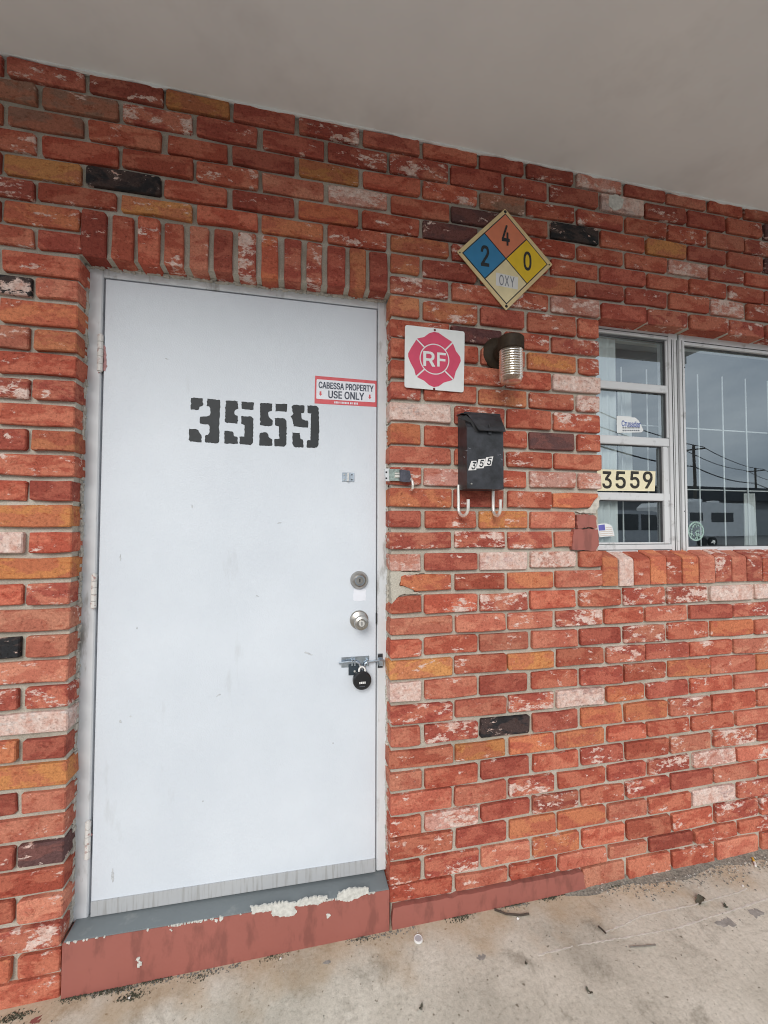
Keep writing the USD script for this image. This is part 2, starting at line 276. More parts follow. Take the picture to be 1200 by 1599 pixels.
# lattice of vertical joints (half bricks), measured above and below the openings
TOP = [4, 61.5, 137.5, 189, 257.5, 306, 361, 407.5, 464, 510, 564, 606, 658, 702.5, 747, 786, 820, 857, 899, 935, 974, 1007, 1041, 1072, 1105, 1134, 1161]
LOW = [660.5, 708.5, 748, 792, 828, 867, 904, 945, 973, 1008, 1043, 1077, 1110, 1146, 1180]
XT = {k: X(x, 105 + k * 8.6) for k, x in enumerate(TOP)}
XL = {12 + i: X(x, 1010) for i, x in enumerate(LOW)}
HALF = 0.1099
for D, lo, hi in ((XT, 0, 26), (XL, 12, 26)):
    for k in range(hi + 1, 40): D[k] = D[hi] + (k - hi) * HALF
    for k in range(lo - 1, -14, -1): D[k] = D[lo] - (lo - k) * HALF
for k in range(-12, 3): XL[k] = XT[k]
XT[0] = XL[0] = XT[0] + 0.006
XD0, XD1 = X(119, 600), X(609, 900)          # clear opening of the door
XW0 = X(938, 690)                            # left edge of the window opening
XT[2] = XL[2] = XD0 + 0.006
XL[11] = XT[11] = XD1 - 0.006
# heights of the bed joints on three verticals
J660 = [246.1,278.7,309.1,339.7,370.3,399,431.8,463.2,499,530,562,595,626.5,661,695.6,726.9,759.4,793.9,826.8,860.4,893.8,926.5,960.3,993.3,1026.3,1060.3,1096.4,1129.8,1166.5,1200.2,1234.2,1270,1302.7,1339.4,1376.6]
J59 = [128.7,166.7,203.6,241.6,279.1,313.4,353.3,390.1,429.8,466.6,508.9,548.6,587.3,627,667,706.2,746,785,826.6,866.5,907.4,947.8,988.9,1028.6,1069.7,1109,1149.8,1190.2,1232.5,1273.1,1313.2,1356,1398.3,1440.6,1486.2,1526.5]
J1160 = {1:340.4,2:367.6,3:393.8,4:420,5:444.6,6:470.5,7:497.8,22:910,23:938.9,24:965.2,25:994.4,26:1021.8,27:1051,28:1078.1,29:1108.6,30:1134.5,31:1163.9,32:1190.7,33:1219.9,34:1248.8,35:1279.5,36:1304.9}
ZJ = {}
for n in range(1, 37):
    zs = [(0.16, Z(59.4, J59[n - 1]))]
    if n <= 35: zs.append((1.34, Z(660, J660[n - 1])))
    if n in J1160: zs.append((2.75, Z(1160.5, J1160[n])))
    ZJ[n] = zs
ZJ[0] = [(0.16, ZJ[1][0][1] + U), (2.75, ZJ[1][0][1] + U)]
ZJ[37] = [(0.16, -0.012), (2.75, -0.012)]
ZSOF = Z(600, 207)
def zj(n, x):
    a = ZJ[n]; return float(np.interp(x, [p[0] for p in a], [p[1] for p in a]))

TONES = {   # two tones, flakes
    'red': ((0.41, 0.090, 0.052), (0.53, 0.155, 0.090), 0.03), 'deep': ((0.345, 0.074, 0.048), (0.45, 0.118, 0.074), 0.025), 'orange': ((0.57, 0.190, 0.088), (0.47, 0.125, 0.068), 0.02),
    'ochre': ((0.57, 0.225, 0.078), (0.51, 0.165, 0.076), 0.01), 'salmon': ((0.57, 0.200, 0.122), (0.48, 0.138, 0.085), 0.03), 'flaky': ((0.37, 0.082, 0.054), (0.52, 0.165, 0.100), 0.115), 'pale': ((0.60, 0.31, 0.24), (0.53, 0.21, 0.145), 0.16),
    'white': ((0.64, 0.45, 0.39), (0.57, 0.33, 0.27), 0.24), 'black': ((0.024, 0.022, 0.023), (0.065, 0.042, 0.037), 0.085), 'purple': ((0.13, 0.058, 0.053), (0.19, 0.072, 0.060), 0.05), 'brown': ((0.30, 0.150, 0.100), (0.40, 0.15, 0.09), 0.05)}
SPECIAL = [(190,282,'black'),(22,443,'black'),(15,1012,'black'),(790,1134,'black'),(898,361,'black'),(735,520,'purple'),(862,689,'purple'),(70,1325,'purple'),(1195,358,'purple'),(1195,415,'purple'),
 (460,223,'deep'),(555,243,'deep'),(360,205,'deep'),(560,291,'deep'),(430,315,'deep'),(822,290,'deep'),(745,279,'deep'),(858,268,'deep'),(890,307,'deep'),(713,359,'purple'),(765,335,'purple'),(1100,345,'deep'),(1110,397,'deep'),(65,108,'deep'),(195,135,'deep'),(620,225,'deep'),(660,230,'deep'),(780,250,'deep'),(1000,300,'deep'),
 (62,262,'ochre'),(245,324,'ochre'),(308,161,'ochre'),(516,265,'ochre'),(782,315,'brown'),(1041,387,'ochre'),(60,805,'ochre'),(50,1212,'ochre'),(40,890,'ochre'),(785,810,'ochre'),(752,1171,'ochre'),(862,574,'ochre'),(829,1032,'ochre'),(60,708,'orange'),(60,480,'orange'),(85,520,'orange'),(50,1350,'salmon'),
 (560,302,'pale'),(655,640,'white'),(788,876,'white'),(908,1088,'white'),(16,846,'white'),(50,1128,'white'),(895,598,'white'),(631,877,'pale'),(632,1080,'white'),(655,846,'flaky'),(1116,1243,'white'),(707,1277,'pale'),(1142,925,'white'),(1190,922,'white'),(935,285,'pale'),(962,318,'white'),(1072,416,'pale'),(897,479,'pale'),(30,150,'brown'),(125,160,'brown'),(68,185,'brown'),
 (630,690,'orange'),(640,705,'salmon'),(735,846,'flaky'),(830,846,'flaky'),(705,876,'deep'),(1085,1000,'deep'),(945,993,'deep'),(1040,1020,'deep'),(790,1068,'deep'),(985,1205,'deep'),(940,1175,'deep'),(790,1265,'deep'),(780,1210,'deep'),(960,1122,'orange'),(1060,1105,'flaky'),(925,1110,'flaky'),(710,1145,'flaky'),(770,1195,'orange'),(660,1120,'flaky'),(60,605,'flaky'),(90,612,'flaky'),(20,615,'flaky'),(85,770,'deep'),(30,680,'deep'),(80,1170,'deep'),(15,1090,'deep'),(20,1400,'red'),(15,1255,'deep'),(40,1540,'red'),
 (1155,870,'deep'),(740,620,'red'),(905,655,'red'),(920,690,'red'),(920,560,'red'),(905,512,'red'),(830,450,'orange'),(690,450,'flaky'),(640,405,'orange'),(735,405,'flaky'),(640,425,'flaky'),(660,495,'flaky'),(700,490,'orange'),(1190,1075,'flaky'),(1010,925,'flaky'),(1050,935,'flaky'),(985,925,'flaky')]
ZTOP = {}
def special_at():
    L = []
    for a, b, c in SPECIAL:
        p = at(a, b); L.append((p[0], p[2], c))
    return L
SPL = special_at()
def tone_of(x0, x1, z0, z1, r):
    for x, z, c in SPL:
        if x0 <= x <= x1 and z0 <= z <= z1: return c
    h = (z0 + z1) / 2
    t = min(max(h / 2.7, 0), 1)
    names = ['red', 'orange', 'salmon', 'flaky', 'deep', 'ochre', 'pale']
    w = [0.30 + 0.26 * t, 0.18 - 0.09 * t, 0.32 - 0.18 * t, 0.18, 0.04 + 0.14 * t, 0.035 - 0.025 * t, 0.03]
    return names[r.choice(len(names), p=np.array(w) / sum(w))]
BRICKS = []   # (name, mesh, colours, screen size)
def brick_mesh(outline, front, back, r, cham=0.003):
    """outline: (x, z) points round the face; a worn arris, a slightly uneven face"""
    P = np.array(outline); n = len(P); c = P.mean(0)
    d = P - c; inner = P - np.sign(d) * np.minimum(np.abs(d), cham)
    fy = front + r.normal(0, 0.0012, 1) + r.normal(0, 0.0016) * (d[:, 0] / 0.1) + r.normal(0, 0.001) * (d[:, 1] / 0.03)
    V = np.vstack([np.c_[inner[:, 0], fy, inner[:, 1]], np.c_[P[:, 0], fy + cham * 1.1, P[:, 1]], np.c_[P[:, 0], np.full(n, back), P[:, 1]]])
    F = [[0, i + 1, i + 2][::1] for i in range(n - 2)]
    for k in (0, 1):
        for i in range(n):
            a, b = k * n + i, k * n + (i + 1) % n; F += [[a, a + n, b + n], [a, b + n, b]]
    m = trimesh.Trimesh(V, np.array(F), process=False)
    return m
def outline_rect(x0, x1, z0, z1, r, j=0.0014, rad=0.0042, tilt=0.0):
    k = rad; q = lambda: r.normal(0, j)
    w = (x1 - x0)
    rr = [abs(rad * (0.6 + 0.9 * r.random())) for _ in range(4)]
    O = [(x0 + rr[0], z0), (x0 + w * 0.5, z0 + q()), (x1 - rr[1], z0), (x1, z0 + rr[1]), (x1, z1 - rr[2]), (x1 - rr[2], z1), (x0 + w * 0.55, z1 + q()), (x0 + rr[3], z1), (x0, z1 - rr[3]), (x0, z0 + rr[0])]
    return [(a + q() * 0.7, b + q() * 0.7 + tilt * (a - (x0 + x1) / 2)) for a, b in O]
def screen(p):
    w = np.array(p) - EYE; z = w @ FWD
    return (PCX + FPX * (w @ RIGHT) / z, PCY - FPX * (w @ UP) / z) if z > 0.05 else (-9999, -9999)
def add_brick(name, outline, tone, r, front=0.0, back=0.092):
    m = brick_mesh(outline, front, back, r)
    xs = [p[0] for p in outline]; zs = [p[1] for p in outline]
    s = np.array([screen((x, 0, z)) for x, z in ((min(xs), min(zs)), (max(xs), min(zs)), (max(xs), max(zs)), (min(xs), max(zs)))])
    inside = (s[:, 0].max() > 0) and (s[:, 0].min() < 1200) and (s[:, 1].max() > 0) and (s[:, 1].min() < 1599)
    vis = Polygon(s).buffer(0).intersection(sbox(0, 0, 1200, 1599)).area if inside else 0.0
    a, b, w = TONES[tone]; a, b = np.array(a) * (0.90, 0.97, 1.03), np.array(b) * (0.90, 0.97, 1.03); v = 1 + r.normal(0, 0.09); hue = r.normal(0, 0.05)
    a, b = np.array(a) * v * (1, 1 + hue, 1 + hue), np.array(b) * v * (1, 1 + hue, 1 + hue)
    if r.random() < 0.3: a, b = b, a
    BRICKS.append((name, m, a, b, (np.clip(w + r.normal(0.0, 0.022), 0, 0.4), 0, r.random()), vis))
def paint(prim_mesh, n, a, b, mk):
    pv = UsdGeom.PrimvarsAPI(prim_mesh)
    for nm, c in (('tone_a', a), ('tone_b', b), ('mark', mk)):
        pv.CreatePrimvar(nm, Sdf.ValueTypeNames.Color3fArray, 'vertex').Set(Vt.Vec3fArray.FromNumpy(np.tile(np.array(c, np.float32), (n, 1)) if np.ndim(c) == 1 else np.asarray(c, np.float32)))

def lattice(c): return XT if c <= 11 else XL
KMIN, KMAX = -7, 33
XW1 = XT[30] + 0.006        # right end of the window opening, outside the picture
JH = 0.0070                 # half a mortar joint
rb = np.random.default_rng(11)
for c in range(1, 38):
    L = lattice(c); ks = [k for k in range(KMIN, KMAX + 1) if (k % 2 == 0) == (c % 2 == 1)]
    spans = [(ks[i], ks[i + 1]) for i in range(len(ks) - 1)]
    cut = []
    for k0, k1 in spans:
        segs = [(k0, k1)]
        if 7 <= c <= 36:     # door, with the soldiers above it
            out = []
            for a, b_ in segs:
                lo, hi = 2, 11
                if b_ <= lo or a >= hi: out.append((a, b_)); continue
                if a < lo: out.append((a, lo))
                if b_ > hi: out.append((hi, b_))
            segs = out
        if c == 37:
            segs = [s for s in segs if s[1] <= 2 or s[0] >= 18]
            segs = [(max(a, 18), b_) if a >= 11 else (a, b_) for a, b_ in segs]
        if 9 <= c <= 22:     # window and its sill row
            out = []
            for a, b_ in segs:
                lo, hi = 19, 30
                if b_ <= lo or a >= hi: out.append((a, b_)); continue
                if a < lo: out.append((a, lo))
                if b_ > hi: out.append((hi, b_))
            segs = out
        cut += segs
    for a, b_ in cut:
        if (c == 19 and b_ == 19 and a == 18) or (c == 20 and b_ == 19 and a == 17): 
            if c == 20: b_ = 18     # the rest is the cement patch
            else: continue
        x0, x1 = L[a] + JH, L[b_] - JH
        if c in range(9, 23) and b_ == 19: x1 = XW0
        if c in range(9, 23) and a == 30: x0 = XW1
        j = lambda: rb.normal(0, 0.0016)
        xm = (x0 + x1) / 2; z1, z0 = zj(c - 1, xm) - JH, zj(c, xm) + JH
        if c == 1: z1 = ZSOF - 0.002
        if c == 37: z0 = -0.01
        slope = (zj(c, xm + 0.1) - zj(c, xm - 0.1)) / 0.2
        x0, x1, z0, z1 = x0 + j(), x1 + j(), z0 + j() * 0.8, z1 + j() * 0.8
        if c == 1: z1 = ZSOF - 0.002
        tone = tone_of(x0, x1, z0, z1, rb)
        O = outline_rect(x0, x1, z0, z1, rb, tilt=slope)
        if c == 22 and a == 11: # broken brick by the door, mortar smeared round its stump
            O = pts([(125,375),(150,365),(300,360),(430,358),(492,362),(492,470),(360,478),(225,485),(205,450),(180,440),(118,442)][::-1], 600, 820, 4.703, 0.0); tone = 'orange'
        if c == 23 and a == 11:
            O = pts([(42,598),(66,566),(100,530),(190,518),(272,516),(274,635),(160,646),(60,652),(38,645)][::-1], 600, 820, 4.703, 0.0); tone = 'red'
        if c == 18 and b_ == 19: # broken corner at the window
            O = pts([(185,1220),(300,1215),(480,1222),(480,1240),(455,1270),(430,1312),(330,1318),(187,1310)][::-1], 820, 480, 4.208, 0.0); tone = 'orange'
        front = -abs(rb.normal(0, 0.0012)) if rb.random() > 0.07 else -0.003
        add_brick('brick', O, tone, rb, front)
# soldier course over the door
for i, (a, b_) in enumerate([(62,150),(170,248),(266,342),(360,430),(452,518),(540,606),(627,692),(710,772),(793,855),(874,930),(950,1013),(1030,1087),(1102,1165)]):
    pa, pb = 100 + a / 2.3077, 100 + b_ / 2.3077
    yt = 335 + (388 - 335) * (pa - 126) / (590 - 126); x0, x1 = X(pa, yt + 35), X(pb, yt + 35)
    z1, z0 = zj(6, x0) - JH, zj(8, x0) + 0.002 + rb.normal(0, 0.002)
    q = lambda s=0.0012: rb.normal(0, s)
    O = [(x0 + .004, z0), (x1 - .004, z0 + q()), (x1, z0 + .005), (x1 + q(), (z0 + z1) / 2), (x1 + q(), z1 - .005), (x1 - .005, z1), (x0 + .005, z1 + q()), (x0 + q(), z1 - .005), (x0 + q(), (z0 + z1) / 2), (x0, z0 + .005)]
    t = ['deep','red','red','red','salmon','deep','flaky','orange','flaky','flaky','deep','orange','deep'][i]
    add_brick('soldier_brick', O, t, rb, -0.001, 0.066)
# rowlock sill under the window
SB = [(92,195,'orange'),(205,300,'white'),(305,410,'red'),(415,520,'orange'),(525,620,'red'),(630,735,'orange'),(745,845,'salmon'),(850,955,'flaky'),(962,1055,'salmon'),(1062,1160,'flaky'),(1168,1260,'red')]
YG = 0.066       # window frame face
sill_x = [(X(920 + a / 4.286, 892), X(920 + b_ / 4.286, 892), t) for a, b_, t in SB]
while sill_x[-1][1] < XW1 - 0.03: sill_x.append((sill_x[-1][1] + 0.010, sill_x[-1][1] + 0.010 + 0.067, ['red', 'orange', 'salmon', 'flaky'][len(sill_x) % 4]))
ZS0, ZS1 = zj(22, 2.3) + JH, Z(1000, 869)
for x0, x1, t in sill_x:
    a = rb.normal(0, 0.001); zt = ZS1 + rb.normal(0, 0.0025); zb = ZS0 + rb.normal(0, 0.0015)
    prof = [(0.0, zb), (0.0, zt - 0.012), (0.003, zt - 0.004), (0.009, zt), (YG + 0.02, zt + 0.030), (YG + 0.02, zb)]   # (y, z)
    V, F = [], []
    for x, ins in ((x0, 0.003), (x0 + 0.003, 0.0), (x1 - 0.003, 0.0), (x1, 0.003)):
        V += [(x, y + (ins if i < 4 else 0), z - (ins * 0.7 if 1 < i < 5 else 0)) for i, (y, z) in enumerate(prof)]
    n = 6
    for k in range(3):
        for i in range(n):
            p_, q_ = k * n + i, k * n + (i + 1) % n; F += [[p_, q_, q_ + n], [p_, q_ + n, p_ + n]]
    for i in range(1, n - 1): F += [[0, i + 1, i], [3 * n, 3 * n + i, 3 * n + i + 1]]
    m = trimesh.Trimesh(np.array(V), np.array(F), process=False); m.fix_normals()
    aa, bb, w = TONES[t]; aa, bb = np.array(aa) * (0.90, 0.97, 1.03), np.array(bb) * (0.90, 0.97, 1.03); v = 1 + rb.normal(0, 0.08)
    s = screen(((x0 + x1) / 2, 0, zt)); BRICKS.append(('sill_brick', m, np.array(aa) * v, np.array(bb) * v, (max(0, w + rb.normal(0, 0.02)), 0, rb.random()), 1000.0 if s[0] < 1215 else 0.0))

# mortar body with the two openings
WX0, WX1 = XT[KMIN] - 0.004, XT[KMAX] + 0.004
body = sbox(WX0, -0.28, WX1, ZSOF + 0.10)
ZDH = zj(8, 0.7) + 0.006
body = body.difference(sbox(XD0 - 0.007, -1, XD1 + 0.007, ZDH)).difference(sbox(XW0 - 0.008, ZS0 - 0.02, XW1 + 0.008, zj(8, 2.4) + 0.010))
wall = obj('wall', prism(body, 0.20, YM), MORTAR, B, label='mortar bed of the brick wall')
sillbed = obj('sill_mortar', bx(XW0 - 0.008, XW1 + 0.008, 0.013, 0.20, ZS0 - 0.02, ZS1 - 0.014), MORTAR, wall)
obj('lintel_mortar', bx(XD0 - 0.007, XD1 + 0.007, 0.012, 0.2, ZDH + 0.0005, ZDH + 0.012), MORTAR, wall)
BRICKS.sort(key=lambda b: -b[5])
nb = {'brick': 0}; rest = []
for name, m, a, b_, mk, vis in BRICKS:
    nb[name] = nb.get(name, 0) + 1
    if vis <= 0 or nb[name] > 300: rest.append((m, a, b_, mk)); continue
    p = obj(name, m, BRICK, wall); paint(p, len(m.vertices), a, b_, mk)
V, F, A_, B_, K_, o = [], [], [], [], [], 0
for m, a, b_, mk in rest:
    n = len(m.vertices); V.append(m.vertices); F.append(m.faces + o); o += n
    A_ += [a] * n; B_ += [b_] * n; K_ += [mk] * n
pr = obj('remaining_bricks', trimesh.Trimesh(np.vstack(V), np.vstack(F), process=False), BRICK, wall, label='smaller bricks of the same wall, towards its ends', kind='stuff')
paint(pr, o, np.array(A_), np.array(B_), np.array(K_))

# mortar smears, cement repairs
def blob(outline, yb, yf, seed, amp=0.0012, step=0.008): return prism(rough(outline, amp, step, seed), yb, yf)
obj('mortar_patch', blob(pts([(45,335),(300,350),(130,372),(112,445),(205,455),(220,492),(300,500),(120,512),(75,560),(55,590),(50,480)], 600, 820, 4.703, 0), 0.012, 0.003, 3), MORTAR, wall, label='mortar smeared round a broken brick beside the door frame')
obj('mortar_patch', blob(pts([(485,1232),(458,1274),(432,1318),(345,1336),(345,1346),(470,1352),(492,1300),(498,1240)], 820, 480, 4.208, 0), 0.05, 0.006, 4, 0.002), CAULK, wall, label='pale caulk filling a broken brick corner at the window')
obj('cement_patch', [blob(pts([(335,1358),(380,1362),(440,1358),(462,1372),(470,1450),(400,1440),(335,1452)], 820, 480, 4.208, 0), 0.06, -0.004, 5, 0.002), blob(pts([(318,1458),(470,1454),(480,1560),(455,1599),(305,1590),(310,1500)], 820, 480, 4.208, 0), 0.06, -0.005, 6)], STEPRED, wall, label='red painted cement repair at the lower window corner')
obj('cement_skirting', blob([(X(613, 1425), -0.01), (X(613, 1418), 0.073), (X(700, 1402), 0.070), (X(800, 1385), 0.072), (X(908, 1358), 0.069), (X(914, 1390), -0.01)], 0.05, -0.006, 8, 0.0015, 0.02), STEPRED, wall, label='red painted cement strip under the lowest bricks beside the step')
obj('wall_chip', blob(pts([(950,306),(962,305),(973,312),(970,326),(958,330),(949,321)], 0, 0, 1, 0), 0.001, -0.005, 9, 0.001, 0.005), CHIPS, wall, label='white plaster splash on a brick under the soffit')

# soffit
OVER = 1.25
obj('soffit', bx(WX0 - 0.5, WX1 + 0.5, -OVER, 0.30, ZSOF, ZSOF + 0.06), SOFFIT, B, label='flat grey painted underside of the roof overhang')
obj('fascia', bx(WX0 - 0.5, WX1 + 0.5, -OVER - 0.03, -OVER - 0.001, ZSOF - 0.06, ZSOF + 0.30), SOFFIT, B)
obj('roof', bx(WX0 - 0.5, WX1 + 0.5, -OVER - 0.0005, 3.0, ZSOF + 0.062, ZSOF + 0.28), SOFFIT, B)
# ragged paint line where the soffit meets the bricks
pl = []
xs_ = np.arange(WX0, WX1, 0.006); low_ = ZSOF - 0.001 - 0.010 * np.clip(meshkit.fbm(np.c_[xs_ * 14, xs_ * 0, xs_ * 0], 5, 3) * 1.8 - 0.55, 0, 1)
pl = prism(Polygon([(x, z) for x, z in zip(xs_, low_)] + [(WX1, ZSOF + 0.003), (WX0, ZSOF + 0.003)]), 0.004, -0.0042)
obj('soffit_paint_edge', pl, SOFFIT, B, label='ragged cream paint along the top edge of the bricks', kind='stuff')

# ------------------------------------------------------------------ door step
E = 0.067
zt0, zt1 = Z(105, 1467), Z(604, 1386)
sx0, sx1 = X(97, 1520) + 0.001, XD1 + 0.012
def wedge(x0, x1, y0, y1, zb, za, zc, zback):
    v = [(x0, y0, zb), (x1, y0, zb), (x1, y0, zc), (x0, y0, za), (x0, y1, zb), (x1, y1, zb), (x1, y1, zc + zback), (x0, y1, za + zback)]
    f = [[0, 1, 2], [0, 2, 3], [5, 4, 7], [5, 7, 6], [3, 2, 6], [3, 6, 7], [4, 0, 3], [4, 3, 7], [1, 5, 6], [1, 6, 2], [4, 5, 1], [4, 1, 0]]
    return trimesh.Trimesh(np.array(v), np.array(f), process=False)
step = obj('door_step', wedge(sx0, sx1 - 0.014, -0.006, 0.16, -0.02, zt0 - 0.003, zt1 - 0.003, 0.0), STEPRED, B, label='cement door step with a red painted front')
# the grey paint laps over the arris with a ragged lower edge
o1 = [(sx0 + 0.006, zt0 - 0.001), (sx1 - 0.016, zt1 - 0.001)]
obj('step_top', wedge(sx0 + 0.004, sx1 - 0.016, -0.0045, 0.158, zt1 - 0.012, zt0, zt1, 0.002), STEPGREY, step, label='blue-grey painted top of the step')
chips = [[(45,580),(120,570),(180,555),(260,545),(330,555),(410,520),(560,505),(565,525),(500,560),(420,565),(340,575),(365,610),(320,645),(200,640),(190,605),(120,610),(60,625)], [(635,490),(700,460),(760,455),(840,450),(830,485),(770,515),(700,545),(630,530)]]
for i, c in enumerate(chips): obj('paint_chip', blob(pts(c, 380, 1280, 4.286, -0.006), -0.003, -0.0085, 20 + i, 0.0020, 0.0045), CHIPS, step)
for i, (a, b_, s) in enumerate([(216,1496,3.2),(219,1504,3.8),(345,1433,3.2),(338,1436,2.2),(512,1429,3),(268,1451,2.2)]):
    obj('paint_chip', blob([(X(a + s * math.cos(t), b_ + s * 1.2 * math.sin(t), -0.006), Z(a + s * math.cos(t), b_ + s * 1.2 * math.sin(t), -0.006)) for t in np.linspace(0, 6.28, 9)[:-1]], -0.003, -0.008, 40 + i, 0.0025, 0.004), CHIPS, step)

fl = []
re_ = np.random.default_rng(31)
for i in range(230):
    t = i / 230; x = sx0 + 0.01 + (sx1 - 0.03 - sx0) * t; z = zt0 + (zt1 - zt0) * t - 0.0025
    dens = 0.25 + 0.6 * (meshkit.noise(np.array([x * 12, 0.1, 0.4]), 4) > 0.5)
    if t < 0.3: dens *= 0.25
    if re_.random() > dens: continue
    w, h = 0.0015 + 0.003 * re_.random(), 0.0012 + 0.0045 * re_.random() ** 2
    fl.append(prism(Polygon([(x - w, z + re_.normal(0, .001)), (x - w * .4, z - h), (x + w * .5, z - h * .8), (x + w, z + re_.normal(0, .001)), (x + w * .3, z + .0015), (x - w * .5, z + .0018)]), -0.003, -0.0078))
obj('edge_flakes', fl, CHIPS, step, label='broken paint along the front edge of the step', kind='stuff')

# ------------------------------------------------------------------ door frame and door
ZF0 = Z(110, 1440, E); ZFT = ZDH + 0.0
fx0, fx1 = X(137, 412, E) - 0.012, X(604, 465, E) + 0.012
px0, px1 = X(165, 435, E), X(588.5, 485, E)              # door leaf edges
zp1, zp0 = Z(165, 435, E), Z(138, 1430, E)
jl = bx(fx0, px0 - 0.0075, E, E + 0.10, ZF0 - 0.004, ZFT + 0.01, 0.004)
jr = bx(px1 + 0.004, fx1, E, E + 0.10, ZF0 - 0.010, ZFT + 0.01, 0.004)
jh = bx(px0 - 0.0077, px1 + 0.0042, E + 0.0005, E + 0.10, zp1 + 0.0055, ZFT + 0.01, 0.003)
fr = obj('door_frame', [jl, jr, jh], FRAMEP, B, label='worn grey-white painted steel door frame')
obj('stop', [bx(px0 - 0.0085, px0 + 0.012, E + 0.045, E + 0.09, ZF0, ZFT), bx(px1 - 0.012, px1 + 0.006, E + 0.045, E + 0.09, ZF0, ZFT), bx(px0, px1, E + 0.045, E + 0.09, zp1 - 0.012, ZFT)], DARKHOLE, fr)
# ragged caulk and old paint where the frame meets the bricks
def ragged(x0, z0, x1, z1, w, y, seed, dens=120, yd=0.02):
    r = np.random.default_rng(seed); out = []
    L = math.hypot(x1 - x0, z1 - z0); n = int(L * dens)
    for i in range(n):
        t = i / n; cx_, cz_ = x0 + (x1 - x0) * t, z0 + (z1 - z0) * t; s = w * (0.35 + 0.9 * r.random()); h = 0.5 * L / n * (0.7 + r.random())
        o = r.normal(0, w * 0.35)
        if abs(x1 - x0) < abs(z1 - z0): out.append(bx(cx_ + o - s, cx_ + o + s, y - r.random() * 0.006, y + yd, cz_ - h, cz_ + h, 0.0008))
        else: out.append(bx(cx_ - h, cx_ + h, y - r.random() * 0.006, y + yd, cz_ + o - s, cz_ + o + s, 0.0008))
    return out
obj('caulk_bead', ragged(XD0 - 0.004, 0.17, XD0 - 0.004, ZFT, 0.0045, E - 0.012, 1, yd=0.02) + ragged(XD0, ZFT - 0.004, XD1, ZFT - 0.004, 0.0045, E - 0.008, 2) + ragged(XD1 + 0.004, 0.16, XD1 + 0.004, ZFT, 0.004, E - 0.012, 3), CAULK, fr, label='ragged cream caulk round the door frame', kind='stuff')
door = obj('door', bx(px0, px1, E - 0.001, E + 0.043, zp0, zp1, 0.0025), DOORP, B, label='white painted metal door with a stencilled number')
YD = E - 0.001
# kick plate / sweep
zk = lambda px, py: Z(px, py, YD)
obj('kick_plate', prism([(px0 + 0.002, zk(140, 1430)), (px1 - 0.001, zk(587, 1359)), (px1 - 0.001, zk(587, 1339)), (px0 + 0.002, zk(140, 1407))], YD + 0.0002, YD - 0.004), KICK, door, label='dull metal strip with dirt streaks along the foot of the door')
# hinges
HINGE = painted('hinge_chipped_paint', (0.70, 0.68, 0.65), dirt=(0.34, 0.12, 0.10), amount=0.54, stretch=(1, 1, 1), scale=55.0, bump=0.3)
for (a, b0, b1) in ((157.5, 523, 580), (147.5, 896, 948), (138, 1281, 1338)):
    x = X(a, (b0 + b1) / 2, YD); z0, z1 = Z(a, b1, YD), Z(a, b0, YD)
    parts = []
    for i in range(5):
        h = (z1 - z0) / 5; parts.append(tube([(x, YD - 0.004, z0 + i * h + 0.0008), (x, YD - 0.004, z0 + (i + 1) * h - 0.0008)], 0.0082, 12))
    parts.append(tube([(x, YD - 0.004, z0 - 0.003), (x, YD - 0.004, z1 + 0.003)], 0.0045, 10))
    h = obj('hinge', parts, HINGE, door)
RUST = simple('rust_red_smear', (0.40, 0.21, 0.21), 0.8, var=0.3, scale=80)
for i, l in enumerate([[(300,780),(322,800),(335,960),(320,1000),(300,985),(312,900)], [(262,975),(275,985),(272,1020),(266,1000)]]):
    obj('rust_smear', blob(pts(l, 100, 380, 5.0, YD), YD - 0.0002, YD - 0.0008, 60 + i, 0.001, 0.006), RUST, door)
obj('rust_smear', blob(pts([(383,180),(398,195),(390,212),(372,225),(376,205)], 60, 1260, 4.717, YD), YD - 0.0002, YD - 0.0008, 63, 0.0008, 0.005), RUST, door)
# stencilled number
DIG = [
 [[(135,148),(225,150),(225,208),(200,215),(190,240),(132,235)], [(258,155),(355,165),(350,290),(348,350),(345,478),(330,490),(240,482),(240,428),(262,425),(275,410),(275,360),(265,348),(203,342),(203,290),(270,285),(280,270),(280,225),(270,212),(255,210)], [(120,380),(185,382),(195,405),(215,425),(215,482),(130,476),(120,465)]],
 [[(395,167),(487,172),(487,230),(462,240),(460,270),(485,285),(485,340),(395,335),(390,320)], [(515,177),(605,182),(603,240),(515,232)], [(510,285),(590,288),(603,305),(600,480),(585,502),(500,492),(500,440),(535,438),(537,350),(510,343)], [(387,395),(450,398),(455,435),(485,440),(485,495),(383,490)]],
 [[(653,187),(742,190),(742,245),(715,252),(715,285),(750,320),(748,350),(715,362),(652,352)], [(768,193),(855,195),(853,253),(768,247)], [(765,298),(840,302),(852,325),(850,495),(835,515),(760,510),(760,455),(795,455),(795,362),(765,355)], [(650,412),(690,405),(712,415),(715,440),(743,458),(743,508),(645,505)]],
 [[(905,200),(985,205),(985,260),(960,262),(968,312),(1012,318),(1012,372),(905,362),(890,300),(880,290),(890,280),(900,265),(888,215)], [(1010,205),(1075,208),(1092,225),(1095,400),(1090,500),(1075,522),(1003,520),(1003,465),(1030,462),(1035,265),(1008,262)], [(895,408),(950,410),(955,455),(978,465),(978,520),(910,518),(895,490)]]]
for i, d in enumerate(DIG):
    obj('stencil_digit', [blob(pts(s, 270, 590, 4.8, YD), YD - 0.0001, YD - 0.0007, 80 + 5 * i + j, 0.0007, 0.005) for j, s in enumerate(d)], BLACKINK, door, label='black stencilled digit %s' % '3559'[i])
SCUFF = simple('door_scuff', (0.46, 0.48, 0.50), 0.6, var=0.3, scale=120)
